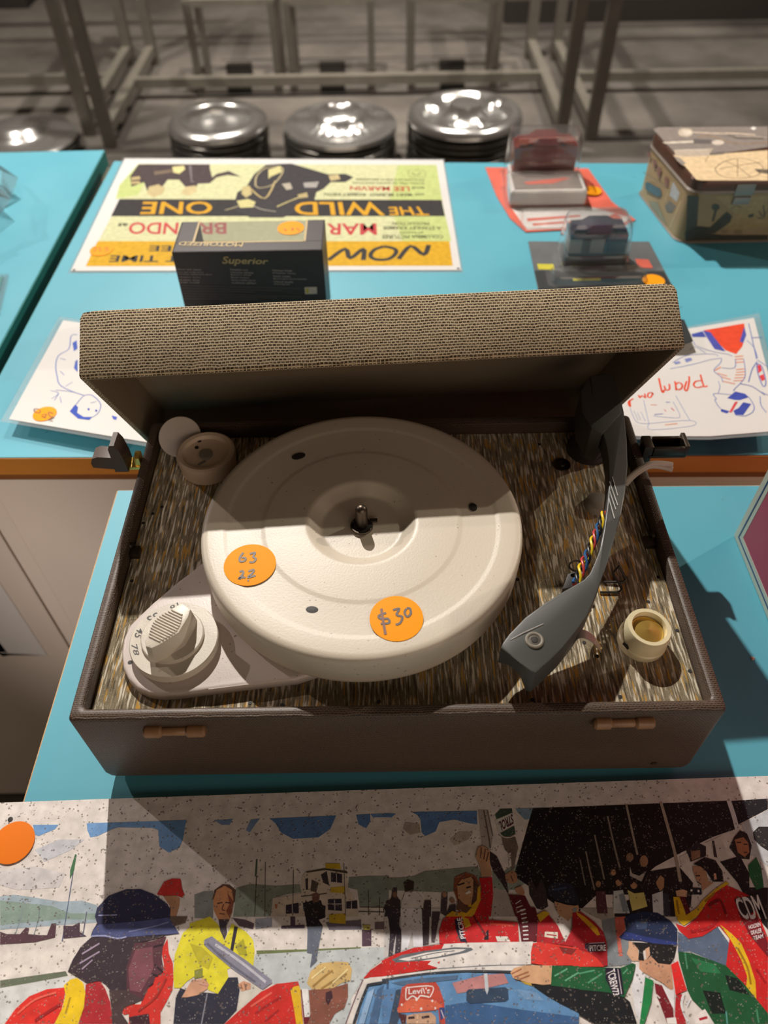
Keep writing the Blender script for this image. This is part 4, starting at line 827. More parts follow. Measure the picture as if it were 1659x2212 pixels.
s9 f0dca0 .8 -45 -102.7 -38.1 -97.7
s9 f0dca0 .8 -34.4 -104.9 -26.9 -98.8
s11 a81c1c 1.2 -71.7 -117.3 -65.2 -113.4 -59.6 -110.6
s12 a81c1c 1 -66.8 -120.7 -60.3 -115.9
s12 e86858 .9 -74.3 -114.3 -64.4 -108.5
p5 c82420 -19.2 -103 -15.7 -99.5 -6.2 -93.9 -6.3 -102.2 -15.7 -102.6
p10 e6e0da -19.7 -104 -15.7 -102.6 -6.3 -102.2 -6.3 -103.8 -15.7 -105.1 -17.4 -106.1 -21.4 -115.4 -23.6 -122 -27.5 -122 -22.6 -110.5
p11 6898c8 -17.4 -105.8 -14.5 -105.1 -6.3 -103.8 -6.6 -122.2 -22.4 -122.1
p10 4c5484 -157.9 -76.9 -136.1 -75.5 -121.6 -74 -114.8 -81.6 -128.7 -82.2 -146.7 -83.3 -160.3 -82.3 -159.8 -79.1
s9 a0a6d0 .6 -158.9 -72.5 -149.1 -72.4
s11 a0a6d0 .7 -160.3 -82.3 -153 -82.2 -146.6 -83.5 -141.9 -82.8
s11 8088b8 .6 -141.2 -80.4 -129.4 -78.3 -121.2 -76.2
s9 a898b0 .8 -163.1 -90.4 -155.2 -85.6
s10 a898b0 .8 -163.2 -94.6 -154.3 -89.4
s11 a898b0 .7 -161.4 -97.2 -157 -93.1
p11 804c58 -135.9 -88.6 -127.6 -87.6 -125.3 -96.6 -125.9 -99.7 -129.6 -107.7 -135.1 -106.7 -137.9 -97.5
s12 2c1a24 .8 -127 -87.6 -122.4 -86.6
s12 2c1a24 .8 -125.9 -99.7 -122.2 -100.7
s13 2c1a24 .7 -124.9 -95.6 -120.1 -99
s12 2c1a24 .7 -126.5 -105.8 -124 -103.8
s10 a01c20 1.4 -178.8 -118.9 -173 -115.1 -168 -112.2
s11 f06858 1 -188.3 -115.9 -181.3 -110.1 -171.7 -107.2
s10 b89418 1 -164.1 -109.3 -164.6 -116.2
s13 a83028 1 -129.2 -115.6 -121.7 -109.8 -117.9 -101.8
p15 5a3c30 40 -56.2 42.1 -60.3 40.8 -67.8 37.5 -70.6 39.3 -63.8
p16 6a4a3a 31.6 -67.1 34.4 -70.6 38 -71.2 34.7 -74 29.3 -72.2
s15 302024 .7 31.1 -60.3 35 -59.2
s16 302024 .7 35.7 -61.7 38.3 -61.1
p16 e8e0d8 34.8 -64.3 37.2 -62.7 38.3 -64.1 35.5 -64.9
s15 6a4430 .6 45.7 -41 44.7 -46.6
s15 6a4430 .6 47.9 -41.7 46.5 -47.2
s16 6a4430 .6 49.5 -43.5 47.7 -48.4
s7 704838 .6 60.3 -55.8 61.2 -58.8
s13 d0c8c0 .5 61.1 -69.8 64.1 -68.1
s14 d0c8c0 .5 61.1 -71.8 64.7 -70.7
s14 d0c8c0 .5 61.2 -73.8 65 -73
s3 3a4664 1 81.3 -63.2 89.6 -62.1
s15 e0e0e0 .6 63.1 -73 66 -72.5
s14 e0e0e0 .6 63.2 -75 66 -74.5
s14 e0e0e0 .6 63.3 -77 66.1 -76.4
s14 e0e0e0 .6 63.3 -78.9 66.2 -78.5
s14 e0e0e0 .6 63.4 -80.8 66.2 -80.6
s14 e0e0e0 .6 63.2 -82.7 66.1 -82.5
s14 e0e0e0 .6 63.2 -84.6 65.9 -84.5
s14 e0e0e0 .6 63 -86.5 65.7 -86.4
t17 f2ecec 30.9 -86 29.5 -76.3 32.4 -75.9 33.5 -85.8|PITCRE
p15 e0b828 71.4 -75.4 76.1 -73.2 78.3 -74.9 72.8 -78.7
p15 ece4d4 74.6 -83.2 81.2 -83.5 80.7 -86.5 73.9 -85.6
s16 b02030 .6 75.3 -84.5 80.3 -85.1
s16 801820 1.2 38.3 -75 44.1 -84.9
s12 e85040 1 46.5 -79 58.6 -80.2
p18 e23c32 67.2 -88.5 71.5 -88 90.7 -90.9 89.3 -98.7 72.9 -98.5 65.4 -97.4 66 -92.7
p19 ebe6e2 22.2 -88.2 33.6 -87.8 67.9 -87.7 66 -92.7 65.3 -97.9 38.6 -98.6 18.5 -99.4 13.3 -97.3 15.2 -95.7 6.3 -95.6 11.2 -92 20.8 -90.5
p20 d02420 -9.8 -95.4 -2.6 -92.4 6.5 -89.8 22.2 -88.2 20.8 -90.5 11.2 -92 6.3 -95.6 15.2 -95.7 13.3 -97.3 18.5 -98.9 -9.8 -102.4
s7 2c1c18 .6 187.1 -40.2 189.7 -40.2
s7 2c1c18 .6 190.7 -41.2 192.9 -41.3
s7 5a3428 .6 189.3 -45.5 191.5 -45.5
p6 1e1618 160.1 -51.2 167.5 -47.6 172.7 -49.5 174.8 -55 173.9 -60.3 168.2 -60.3 166 -54.9 163.5 -52.4
p7 c49474 159.7 -52.4 163.5 -52.4 166 -54.9 165.7 -60.2 168.1 -60.8 161.3 -64.8 161.6 -61.3 159.6 -59.5 159.1 -54.8
p7 e8bc20 145 -67.5 149.3 -67.6 149.2 -77 143.7 -77
p8 e8bc20 151.7 -77.1 160 -69.4 167.7 -64.3 175.1 -60.3 176.7 -61.2 165.7 -66.6 155.4 -76.7
p9 641420 148.2 -67.2 151.2 -67.6 152.2 -76.1 149.8 -77.1
p10 d8ac88 147 -64.6 150.9 -63.8 153.2 -64.7 152.1 -67.6 146.9 -67.2
p9 24222a 154.9 -63 161.1 -63.4 160.5 -66.5 154.6 -66.5
p19 e0a828 92.3 -74 96.7 -76.8 101.8 -81.9 102.7 -85.1 101.1 -85.4 97.2 -80.7 92.6 -75.7
p18 3a1a2e 94.2 -88.8 104.7 -88.4 104.2 -92.6 95.5 -92.8 93.8 -90.9
t19 f2ecec 96.3 -89.8 104.7 -89.6 104.3 -92.3 96.1 -92.4|PITCRE
s19 c8b8c0 .3 96.2 -88.9 104.4 -88.6
p20 e03a30 87.5 -90.8 95.5 -93.1 99.1 -95.7 101.9 -99.4 86.1 -99.2
p9 7c1622 176.7 -75.1 186 -76.9 187.5 -90 185.4 -96.3 179.3 -86.1 178 -80.6
p10 e8bc20 144.6 -72.7 148.5 -72.7 149.4 -76.4 156.5 -72.8 159.6 -72.9 154 -77.6 146.8 -81.3 144.4 -79.1
p7 e8bc20 165.7 -81 170 -84.9 173.9 -89.8 175.3 -98.2 175.6 -106.4 173.3 -114.8 169.8 -109.8 172.2 -104.3 171.5 -97.1 169 -88.1
p21 1e6038 86.1 -99.2 110 -100 116.4 -98 118 -98.6 115.9 -102.6 114.9 -104.7 109.1 -112.6 102 -110.5 84.4 -108.8
p22 181a1e 84.4 -108.8 102 -110.5 109.1 -112.6 111.5 -114.6 112.9 -123.6 92.6 -123.4 82.8 -118.1
p7 222e50 112.1 -86.3 116.8 -82.6 116.7 -77.6 120.2 -75.5 127.9 -74.2 135 -75.1 140.8 -79.1 143.1 -82.9 141.2 -89.9 133.3 -89.3 124.6 -88.1 115.7 -87.7
p8 d8ac8c 116.8 -88 120.8 -89.1 120.6 -92.3 120.2 -97 116.6 -97 114.4 -93.8 116.1 -91.2
p9 cc9878 120.2 -97 125.1 -96.1 126.7 -94.5 135.7 -98.8 134.1 -109.4 132.8 -109.9 129.5 -106.9 122.3 -102.7 119.2 -101.1
p10 1e5834 140.7 -93.1 147.1 -93.7 163.1 -99.6 169.4 -107.3 177.2 -120.2 175.8 -124.4 150 -124.1 146 -118.4 142.1 -114 140.9 -110 140.2 -97.3
p10 7c1a26 125.5 -106.8 129.3 -107.9 132.1 -114.8 130.9 -123.8 127.5 -123.8 125.1 -110.8
p21 6a7078 -4.7 -95 0.4 -92.9 12.4 -91.2 27.4 -89.8 35.8 -90.1 36.9 -91 33.2 -92.3 21.2 -94.2 9.2 -95.7 -2.7 -96.3
p22 e23c32 18.1 -96.5 19.6 -96 19.2 -97.1
p21 8a2a28 80.7 -90.2 89.5 -91.4 86.6 -94 82.1 -92.9
p21 ebe6e2 -9.8 -102.4 18.5 -99.4 44.6 -98.2 62.9 -98.1 55.9 -100.1 54.2 -101.4 32.6 -100.1 11.9 -101.1 -9.8 -103.4
p23 6494c4 -9.8 -104.4 11.9 -102 32.5 -101.2 54.8 -102 56.2 -104.5 64 -107.1 73.3 -111.2 85.7 -119.1 84.9 -123.3 -10 -122.2
s12 704456 .5 -19.2 -103.6 -22.6 -110.5 -27.5 -122
p24 4c6c94 -12.2 -108.1 -8.6 -105.7 -12.2 -122.2 -16.2 -122.1
p25 96b8dc -16.8 -109.1 -13.3 -107.1 -18.5 -122.1 -21.3 -122.1
p25 3c5c88 -7.5 -105.2 -6.4 -104.7 -6.6 -122.2 -8.8 -122.2
s26 30343c 1.1 -6.4 -104.8 -15.6 -105.7 -17.4 -107.1 -21.4 -115.9 -23.7 -122
s8 3a241e .7 159.7 -57.2 162.2 -57.2
s9 3a241e .5 159.5 -60.1 161.6 -61.6
p7 e0a890 169.8 -56.1 171 -56.1 170.5 -59.1 169.2 -59.1
p10 ece8e8 156.1 -64.5 155.9 -64.7 155.7 -64.9 155.4 -65 155.2 -65 154.9 -64.9 154.8 -64.7 154.8 -64.5 155 -64.2 155.2 -64 155.5 -63.9 155.7 -63.9 156 -64 156.1 -64.2
p10 ece8e8 159.7 -64.8 159.6 -65.1 159.4 -65.3 159.1 -65.4 158.8 -65.4 158.6 -65.2 158.5 -65 158.5 -64.8 158.6 -64.5 158.8 -64.3 159.1 -64.2 159.4 -64.2 159.6 -64.4 159.7 -64.6
s11 a87818 1 146.4 -69.2 145.8 -76
s10 a87818 1 161 -70 167.1 -66.1
s11 8a141c 1.3 162.2 -72.3 169.2 -69.5 170.2 -76.3
p10 2a1e22 176.8 -69.1 189.3 -66.9 189.8 -72.6 180.9 -77.5 177.8 -77.4
t11 f0ecec 176.4 -68.6 189.9 -66.9 190.8 -78.8 178 -78.8|CDM
t10 f0e8e8 180.1 -81.7 186.7 -80.1 186.4 -82 179.9 -83.5|HOLDEN
t11 f0e8e8 180.4 -84.2 186.5 -82.8 186.1 -85 180.4 -86|DEALER
t12 f0e8e8 180.8 -86.7 186.2 -85.6 185.9 -87.5 180.8 -88.4|TEAM
s11 b01a20 1.4 149.7 -84.1 159.2 -82.6 165.2 -78.8
s11 a81a20 1.2 177.8 -101.4 180.4 -107.5
s11 a87818 1 171.4 -91.9 173.5 -100.3 172.8 -107.9
p23 22182e 102.4 -99.9 110 -100.3 109.3 -111.6 104 -112 101.5 -104.5
p22 e8e8ec 117.9 -99.1 121.6 -103.2 119.6 -109.2 114 -123.7 113.2 -117 113.7 -108.7 116.5 -102.6
p23 228448 121.4 -104.2 125.1 -105.8 121.8 -114.7 116.3 -123.7 114 -123.7 118.4 -112.2
p8 3c4c6c 122 -78.3 129.6 -77.3 127.1 -82.7 122.3 -82.7
p9 303e80 116 -83.7 125.1 -86 141.5 -88.9 141.2 -90.2 130.3 -89.5 122.3 -87.8 112.9 -86.9
p11 1e1a1c 118.5 -88.6 130.3 -89.3 140.8 -90.5 138.2 -95.7 135.1 -98.8 129.3 -98.2 126.1 -94.5 126.4 -90.8 123 -92.3 122.5 -97.1 119.7 -96.5 121.2 -92.3
p12 e4b494 124.3 -91.8 126.7 -90.8 126.1 -94.5 123.8 -96.6
p12 e22c2a 135.7 -98.8 139.6 -97.3 140.6 -110 134.6 -111.9
p13 e8e8ea 128.6 -107.1 132.8 -109.9 134.6 -109.4 132.2 -118.7 131.3 -115.8
p14 b8242c 134.6 -111.9 139.3 -111.5 136.4 -115.8 136.5 -123.9 130.9 -123.8
p11 121c18 161.3 -103.7 167.2 -105.3 170.7 -112.3 161.6 -110.2
p11 121c18 148.3 -110.1 156.7 -111.2 156.9 -120 150.1 -119.9
p11 2c7a4c 146.5 -95.8 157.4 -99 159.7 -103.2 149.5 -102
s22 58a078 .7 88.5 -102.3 96.9 -100.9
s23 58a078 .7 92.4 -106.4 100.2 -102.4
s23 58a078 .6 110.7 -102.6 113.5 -100.6
s11 4a9068 .7 144.1 -93.7 143.3 -100.9
s12 5a9a90 .7 157.2 -119 156.2 -124.1
s11 4a9068 .8 172.2 -118.2 171.4 -123.9
s15 e4e4e4 1.2 138.7 -111.5 136.4 -115.8 136.8 -120.7 137.9 -123.9
p12 ece4e0 140.6 -121.2 147.2 -117.9 150 -124.1 141 -124
p16 e4e4ea 138.9 -114.9 141.9 -113.5 138.9 -117.3
s24 ecdcdc .8 125.1 -111.8 126.5 -113.3
p15 e8e4e0 127.5 -121.5 132.2 -121.1 132 -123.9 127.5 -123.8
p22 ece8e4 -1.4 -94.9 12.4 -92.1 27.4 -90.6 33.4 -90.8 29.7 -92 17 -94.2 3.3 -95.6
s27 3a4048 1 -9.8 -103.9 11.9 -101.5 32.6 -100.5 55.1 -101.1
s22 70747c .4 18.5 -99.3 44.6 -98.2 62.3 -98.2
p24 3e6494 21.1 -115 33.2 -113.6 55.3 -116.8 85.4 -120.6 84.9 -123.3 20.6 -122.6
p28 c48888 25.2 -105.6 41.2 -102.2 51.2 -101.8 53.1 -105.9 40.6 -108.3 27.2 -110.1
p29 547090 -5.2 -105.2 8.9 -103.4 28.3 -102.3 27.6 -104.1 0.1 -106.3
p27 5a84b4 -9.9 -108.2 -2.9 -107.3 -3.7 -122.3 -10 -122.2
p28 3a4c64 -2.9 -108.3 -0.6 -107.8 -0.8 -118.1 -2.6 -122.3 -6.6 -122.2
p30 c24a3a 0 -107.3 3 -105.8 8.8 -105.4 17 -105.2 18.6 -107.5 20.6 -113.5 20.6 -122.6 17.8 -122.5 17.5 -116.4 -0.8 -117.6 -2.5 -117.1 -1.3 -113.2
p25 181a20 63.5 -106.6 73.9 -107.2 87.5 -108.9 85.7 -119.1 77.3 -115.1 70.9 -111.6
p26 1f6038 75.8 -98.6 89.3 -99 87.5 -108.9 73.9 -107.2
p28 dcae86 54.5 -101.4 56.8 -99.4 62.3 -98.4 75.8 -98.6 74 -106.7 69.9 -106.9 63.6 -106.1 55.7 -103.9
p29 c0a040 59 -105.2 64.2 -106.1 64.6 -107.3 61.2 -106.5
t24 f2ecf0 107 -100.1 107 -111.5 103.9 -111.9 102.6 -101.7|TCREW73
s24 d8ccd4 .4 108.5 -100.5 108.1 -111.3
s13 b02030 1 143.2 -122.2 147.4 -121.3
s23 6a7078 .4 5.1 -94.6 17.1 -92.3 27.3 -91.4
p29 344862 31.9 -109.2 33.1 -108.4 51.2 -107.7 52.5 -108.4 52.3 -112.9 50.5 -113.8 33.2 -114.4 31.5 -113.1
p26 7aa2cc 56.3 -108.5 66.5 -110.1 69.5 -113.6 60.3 -113
p31 de6a4c -0.2 -114.7 2.8 -112.3 8.6 -111.9 16 -112.9 19.9 -115.4 16.4 -116.9 8.3 -117.5 -2 -117.8 -2.5 -115.9
s31 f0e4e0 .5 2.4 -107.3 15.2 -106.9 13.8 -111.5
s32 f0e4e0 .6 2.2 -107.4 2 -112.4 5.1 -110.9 7.7 -112 9.2 -110.8 13.5 -111.5
t33 f4e8e6 3.3 -107.6 14.1 -107.3 13.9 -109.9 3.2 -110.2|Levi\'s
p32 cca488 2 -119.1 6 -118.2 14 -117.8 16.2 -119.7 16.1 -122.5 1.9 -122.3
p33 54282c -2 -118.1 2 -118.6 1.3 -122.3 -0.4 -122.3
s29 a86848 .6 55.2 -102 60.3 -99.9
s30 a86848 .6 56.2 -103.5 63.7 -101.2
s31 a86848 .5 58.5 -104.5 64 -102.8
s27 6ab088 .7 76.3 -103.2 83.2 -100.2
s28 6ab088 .7 81.2 -105.3 88.7 -101.8
p32 3a4a84 18.1 -115.9 20.7 -115.9 20.5 -119.8 18.4 -121.2
p30 ccd4dc 41.3 -101.7 43 -101.7 42.9 -108.8 41.9 -110.8 41.2 -108.8
p33 f0e4e0 7.7 -112.4 7.7 -112.6 7.5 -112.9 7.2 -113 6.9 -113 6.7 -112.8 6.5 -112.6 6.5 -112.3 6.5 -112.1 6.7 -111.8 7 -111.7 7.3 -111.7 7.5 -111.9 7.7 -112.1
p32 f0e4e0 15.4 -113 15.3 -113.3 15.2 -113.5 14.9 -113.6 14.7 -113.6 14.5 -113.4 14.4 -113.3 14.3 -113 14.4 -112.8 14.6 -112.6 14.8 -112.5 15 -112.5 15.2 -112.6 15.3 -112.8
p32 f0e4e0 0.4 -114.5 0.3 -114.7 0.2 -114.9 0 -115 -0.3 -115 -0.5 -114.9 -0.6 -114.7 -0.7 -114.5 -0.6 -114.3 -0.5 -114.1 -0.3 -114 0 -114 0.2 -114.1 0.3 -114.3
p32 f0e4e0 9.9 -116.3 9.8 -116.5 9.6 -116.7 9.4 -116.9 9.1 -116.8 8.8 -116.7 8.7 -116.5 8.6 -116.3 8.7 -116 8.9 -115.8 9.1 -115.7 9.4 -115.7 9.7 -115.8 9.8 -116
p32 f0e4e0 16.6 -116.1 16.6 -116.3 16.4 -116.5 16.2 -116.6 16 -116.6 15.8 -116.5 15.7 -116.3 15.6 -116.1 15.7 -115.9 15.8 -115.7 16 -115.6 16.3 -115.6 16.5 -115.7 16.6 -115.9
s33 3a2428 1 2.8 -120 5.9 -119.8
s33 3a2428 1 9.4 -119.9 13.1 -119.5
s33 e8c0a0 .8 7.4 -118.7 7 -122.3
s33 e0d8e0 .4 18.9 -116.9 20.2 -120.3'''), 'board_ink', RB)
s = sticker(RB, (-215.4,-34.7,3.6), 11.6, lab='plain orange dot', lift=.3)
s.data.materials[0] = simple('sticker_deep_orange', 'ee7c18', .6, var=.03, spec=.2)
bm = B(); x, y = [(-221.4,-21.7)][0]; lathe(bm, x, y, [(1.4, 3.1), (1.4, 3.35), (.2, 3.4)], 12); obj('pin_hole', bm, 'black_ink', RB)

# ================================================================== red boxed sign at right
RS = thing('red_display_box', 'crimson box with white edge and blue line standing at right', 'box', (330, 100, 0))
X0, Y1, Y0, ZZ = 256.0, 181.5, -30.0, 230.0
bm = B(); box(bm, (X0, Y0, .6), (X0 + 120, Y1, ZZ), .5, 1); rb_ = obj('box_body', bm, 'red_lacquer', RS)
bm = B(); box(bm, (X0 - .15, Y0, .7), (X0 + .2, Y1, 10.5)); box(bm, (X0 - .15, Y1 - 10.5, 10.5), (X0 + .2, Y1, ZZ)); obj('white_border', bm, 'sign_white', RS)
bm = B(); box(bm, (X0 - .3, Y0, 5.2), (X0 + .2, Y1 - 5.2, 6.6)); box(bm, (X0 - .3, Y1 - 6.6, 6.6), (X0 + .2, Y1 - 5.2, ZZ)); obj('blue_line', bm, 'sign_blue', RS)
bm = B(); box(bm, (X0 + .3, Y0, 0), (X0 + 119, Y1 - .5, .7)); obj('box_base', bm, 'chipboard_edge', RS)
bm = B(); x, y, z = (235.5,77,0); lathe(bm, x, y, [(1.2, 0), (1.5, .5), (1.0, 1.2), (.2, 1.4)], 9, wob=lambda k, i, r, z: (r * (1 + .25 * math.sin(i * 2.3)), z)); obj('crumb', bm, 'crumb', label='tiny pink crumb lying on the turquoise top at right', cat='crumb')

# ================================================================== laminated sheets behind
SO = Vector((0, 290, 12)); SU = Vector((1, 0, 0)); SV = Vector((0, 170, -9)).normalized(); SN = SU.cross(SV)
def sheet(name, lab, cat, film_pts, paper_pts, art, group=None, zoff=0.0):
    f = [Vector((p[0], p[1], 12 - 9 / 170 * (p[1] - 290) + zoff)) for p in film_pts]; g = [Vector((p[0], p[1], 12 - 9 / 170 * (p[1] - 290) + zoff)) for p in paper_pts]
    c = sum(f, Vector()) / len(f); t = thing(name, lab, cat, (c.x, c.y, 0), group)
    bm = B(); loft(bm, [[p + SN * .0 for p in f], [p + SN * .25 for p in f]]); obj('laminate_pouch', bm, 'laminating_film', t, smooth=False)
    bm = B(); loft(bm, [[p + SN * .3 for p in g], [p + SN * .7 for p in g]]); obj('paper_sheet', bm, 'paper_white', t, smooth=False)
    artwork('ink_drawing', art, 'film_ink', t)
    return t
SL = sheet('laminated_drawing', 'laminated sheet with a blue drawing of an upside down man, left of the lid', 'drawing', [(-331.2,310.9,10.6), (-199.7,275.2,12), (-176, 438), (-329.2,477.6,2.2)], [(-324.5,313.1,10.6), (-199,279.6,12), (-178, 430), (-322.9,469.9,2.4)], (((0,290,12.8),(1.00000,0.00000,0.00000),(0.00000,0.99860,-0.05287)),r'''s0 6c84d4 .8 -301.3 153.2 -306.8 150.9 -302.8 129.2 -309.4 117.8 -307.4 101.8 -301 84.1 -294.7 71.2 -283.5 62.6 -269.1 55.1
s1 6c84d4 .6 -281.2 151.4 -264.3 137.6 -251.5 100.3 -253.1 70.1 -258 59.9
s1 6c84d4 .5 -301 63.1 -292.3 58.7 -296.2 50.7
s2 6c84d4 .5 -292 57.7 -293 48.2
s0 6c84d4 .5 -289.6 53.6 -285.8 44.5
s2 6c84d4 .5 -277.7 59.4 -285.7 61.6 -296.2 63.4
s1 6c84d4 .7 -272.3 42.1 -268.8 54.1 -261.7 54.9 -251.2 42.6 -249.8 29.9 -254.5 22.7
s1 8c9cd8 .6 -306.7 113.1 -300.8 110.7
s1 8c9cd8 .6 -300.9 92.8 -295.2 86.1
s1 8c9cd8 .6 -289 69 -284.5 75.2
p1 5a74d0 -302.1 138.7 -299.3 143.4 -294.7 129 -296.8 124.4
p1 5a74d0 -291 108.1 -289.5 110.4 -284.1 90.2 -289.2 96.9
p2 4c66cc -275.1 32.4 -273 42.2 -269.4 38.1 -268.3 30.3 -260.9 24.4 -253.7 24.2 -255 20.1 -265.1 22.2
p3 4c66cc -258.6 34.9 -258.5 34.2 -258.6 33.7 -258.9 33.4 -259.3 33.4 -259.8 33.7 -260.2 34.3 -260.5 35 -260.6 35.6 -260.5 36.2 -260.1 36.5 -259.7 36.5 -259.2 36.2 -258.8 35.6
p2 4c66cc -251.4 32.8 -251.3 32.1 -251.4 31.6 -251.7 31.3 -252.2 31.3 -252.6 31.6 -253 32.2 -253.3 32.8 -253.4 33.5 -253.3 34.1 -253 34.4 -252.5 34.3 -252.1 34 -251.6 33.5
s2 6c84d4 .5 -260 43.8 -255.6 45.7
p0 4c66cc -237.4 25.7 -232.1 23.7 -232.1 19.5 -234.8 20.7'''))
c = Vector((-295.6,319.1,11)); sticker(SL, c + SN * .4, 9.9, SN, lab='orange dot with $20 in pen', lift=.3)
artwork('pen_writing', (((0,290,12.8),(1.00000,0.00000,0.00000),(0.00000,0.99860,-0.05287)),r'''s0 7a4a20 .8 -301.8 35 -306.3 36.1 -305.1 32.2 -300.3 30.2 -300.9 34.1
s0 7a4a20 .8 -297.6 27.2 -293.7 28.1 -294.3 24.3 -297 25.3 -292.8 23.3
s1 7a4a20 .8 -287.9 28.9 -292.7 30.9 -289.8 25.1 -285.9 24.1 -289.8 21.3 -285.7 19.3'''), 'print_ink', SL, lift=.7)
SR = sheet('laminated_drawing', 'laminated sheet with red and blue cartoon children and the word Play, right of the lid', 'drawing', [(170, 279), (203.8,274.4,12.4), (260.3,272.5,12.4), (325.9,278.4,12.2), (368.1,463.1,3.2), (176, 408)], [(172, 284), (203.8,277.7,12.4), (261.4,276.2,12.3), (323.4,282.1,12), (359.6,453.9,3.2), (292,436.9,4), (178, 400)], (((0,290,12.8),(1.00000,0.00000,0.00000),(0.00000,0.99860,-0.05287)),r'''p0 f4583c 303.3 142.9 346.5 154.3 341.3 134 331.4 114.7 321.6 102.5 313.9 109.3 310.3 124.2 308.3 139.6
p0 5462bc 290.5 137 302.5 141.6 302.8 131.3 289.9 132.1
p0 4c5ab8 292 36.4 301.9 45.7 309.3 42.3 311 37.2 301.7 33.4 298 33.7
p0 4c5ab8 291.6 19 297.3 22.6 303.8 30.4 309.7 27.8 304.4 21.2 297.8 12.8 291.3 13.6
p0 4c5ab8 281.9 21.7 288.1 18.5 285.1 15.3 280.8 18.1
p1 e85058 296.9 31 299.6 31.2 289.3 16.7 287.2 16.7
p0 e85058 334.9 84.4 338 85 336 76 331.4 72
p0 e85058 330.8 68 335.6 70.6 334 62.5 330.3 60
p1 5a60bc 303.3 142.9 309.2 139.6 310.8 125.7 312.7 110.8 313.2 107.1 304.5 111 303.4 129
p1 5a60bc 344.4 148 341.8 134 334.2 120.5 331.7 122.9
s0 f0a080 1.6 318.9 98.2 327.1 99.4
s0 f0a080 1.6 317.8 94 325.8 94.8
s0 f0a080 1.6 316.3 89.1 324.7 90
s0 f0a080 1.4 293.9 77.2 301.2 82.5
s0 f0a080 1.4 313.4 78 321.5 79.2
s0 f0a080 1.4 312.1 73.9 320.2 74.8
s0 f0a080 1.4 310 69.9 318.7 70.3
s0 f0a080 1.4 295 73 302.4 68.8
s0 f0a080 1.4 307.8 65.7 317 65.9
s1 f0a080 1.4 296.5 67.6 303.8 63.3
s0 f0a080 1.4 305.5 61.2 314.7 61.7
s1 f0a080 1.4 295.9 60.9 305.6 56.7
s0 f25638 1.5 279.4 71.4 277.2 54.1 280.5 54.7
s1 f25638 1.5 277 54.1 270.5 52.1 268.8 56.3 272.4 61.3 277.9 62.4
s2 f25638 1.5 268.5 69 266 60.4 261.3 49.3 259.2 48.1 259.9 52.6 264.3 61.7
s3 f25638 1.5 253.4 57.4 256.7 59.9 258.8 57.2 257.2 52 253.8 49.5 251.8 52.2
s4 f25638 1.5 253.8 61.8 252.7 54.8 251.2 48.7
s0 f25638 1.5 247.8 58.2 246.2 51 242.8 49.2 242.7 55.7
s1 f25638 1.6 241 67 238.5 46.4 241.4 49.9
s0 f25638 1.3 229.3 46.3 226.2 45.1 224.4 40 226.7 39.3 229.6 44.4 229.3 46.3 230.1 43.1
s0 f25638 1.3 222.8 44.8 222 38.7 219.9 41.8 217.2 39 217.1 42.8
s0 f25638 1.3 211.3 37.8 205.9 33 206 26.4 207.7 36
s0 a4b2dc .5 216.1 3.6 251.2 6.9 251.3 -0.2 216.3 -4.5 216.1 3.6
s1 a4b2dc .5 205.5 24.9 206.4 6.2 216.1 3.6
s2 a4b2dc .5 219.7 35.7 216.1 3.6
s1 a4b2dc .5 248.8 41.3 250 23.8 251.2 6.9
s0 a4b2dc .5 222.4 13.5 240.2 10.5 245 14.2 244.1 32.6
s2 a4b2dc .4 210.1 18.7 210.5 7.9
s2 a4b2dc .4 207.7 21.2 208.3 7.9
s2 a4b2dc .4 213.4 19.8 213.9 6.6
s1 e89080 .8 224 28.8 229.2 28.3
s1 f0a070 .9 228.9 1.5 239.7 3
s1 8090d0 .8 237.8 32.1 241.6 32
s1 8090d0 .8 223.6 15.3 231.3 16.3
s1 e07880 .9 240.2 24 241.8 20.3
s1 e07880 .7 233.7 22.3 234.8 19.3
s1 7a8cd0 .6 254.9 81 279.5 88 294.3 93.9 306.5 96.4
s2 7a8cd0 .6 260 90.6 276.1 101.6 300.4 103.1 304.1 99.4
s0 7a8cd0 .6 281.1 110.2 287.5 115.2 294.3 104.7
s3 7a8cd0 .6 288.7 124.9 289 117.3 297.5 109.7 306 105.1 313.4 102.7 317.1 99
s3 7a8cd0 .6 306 95 302.2 88.1 293.1 77.2 296.5 67.6 295.5 59.6
s4 7a8cd0 .6 301.6 81.1 312.8 80.8 318.2 94.7
s2 6c80cc .7 339.1 124.9 341.6 112.9 338.8 95.5
s3 6c80cc .8 350.8 154.1 345.1 127.8 337.5 94.1
s4 5a70c4 .9 344.7 129 355 129.6
s1 6c80cc .8 337.7 92.4 343.4 81.3
s5 6c80cc .8 318.1 59 327.7 77.6 336.5 89.9
s0 6c80cc .8 324.8 44.4 327.2 40.5 328.7 40.5
s6 6c80cc .8 335.5 87.1 331.5 74.8 328.5 52.8 333.3 58.6 337.9 81.5 335.5 87.1
s6 7a8cd0 .6 325.8 94.5 322.3 80.5 317.7 67 310.7 57.8 303.4 50.2 300.6 46.4
s7 6c80cc .7 310.2 56.5 319 52.4 325.5 39.9
s2 7a8cd0 .7 311 37.2 311.3 25.9 307.6 17.4 298.9 11.6 291.2 13.3
s3 7a8cd0 .6 296.6 41.3 282.5 43 282.4 35.4 280.5 34.2 280.8 25.4 281.9 21.7
s1 7a8cd0 .5 292 61 291.1 53.1 286.7 44.2
s0 7a8cd0 .7 321 38.2 317.4 25.7 318.4 15.9
p3 8c98d4 272 96 278.3 97.9 278.9 94.3 272.1 90.3
p3 8c98d4 260.8 90.6 266.2 92.6 267 89.7 261.6 87.8'''))
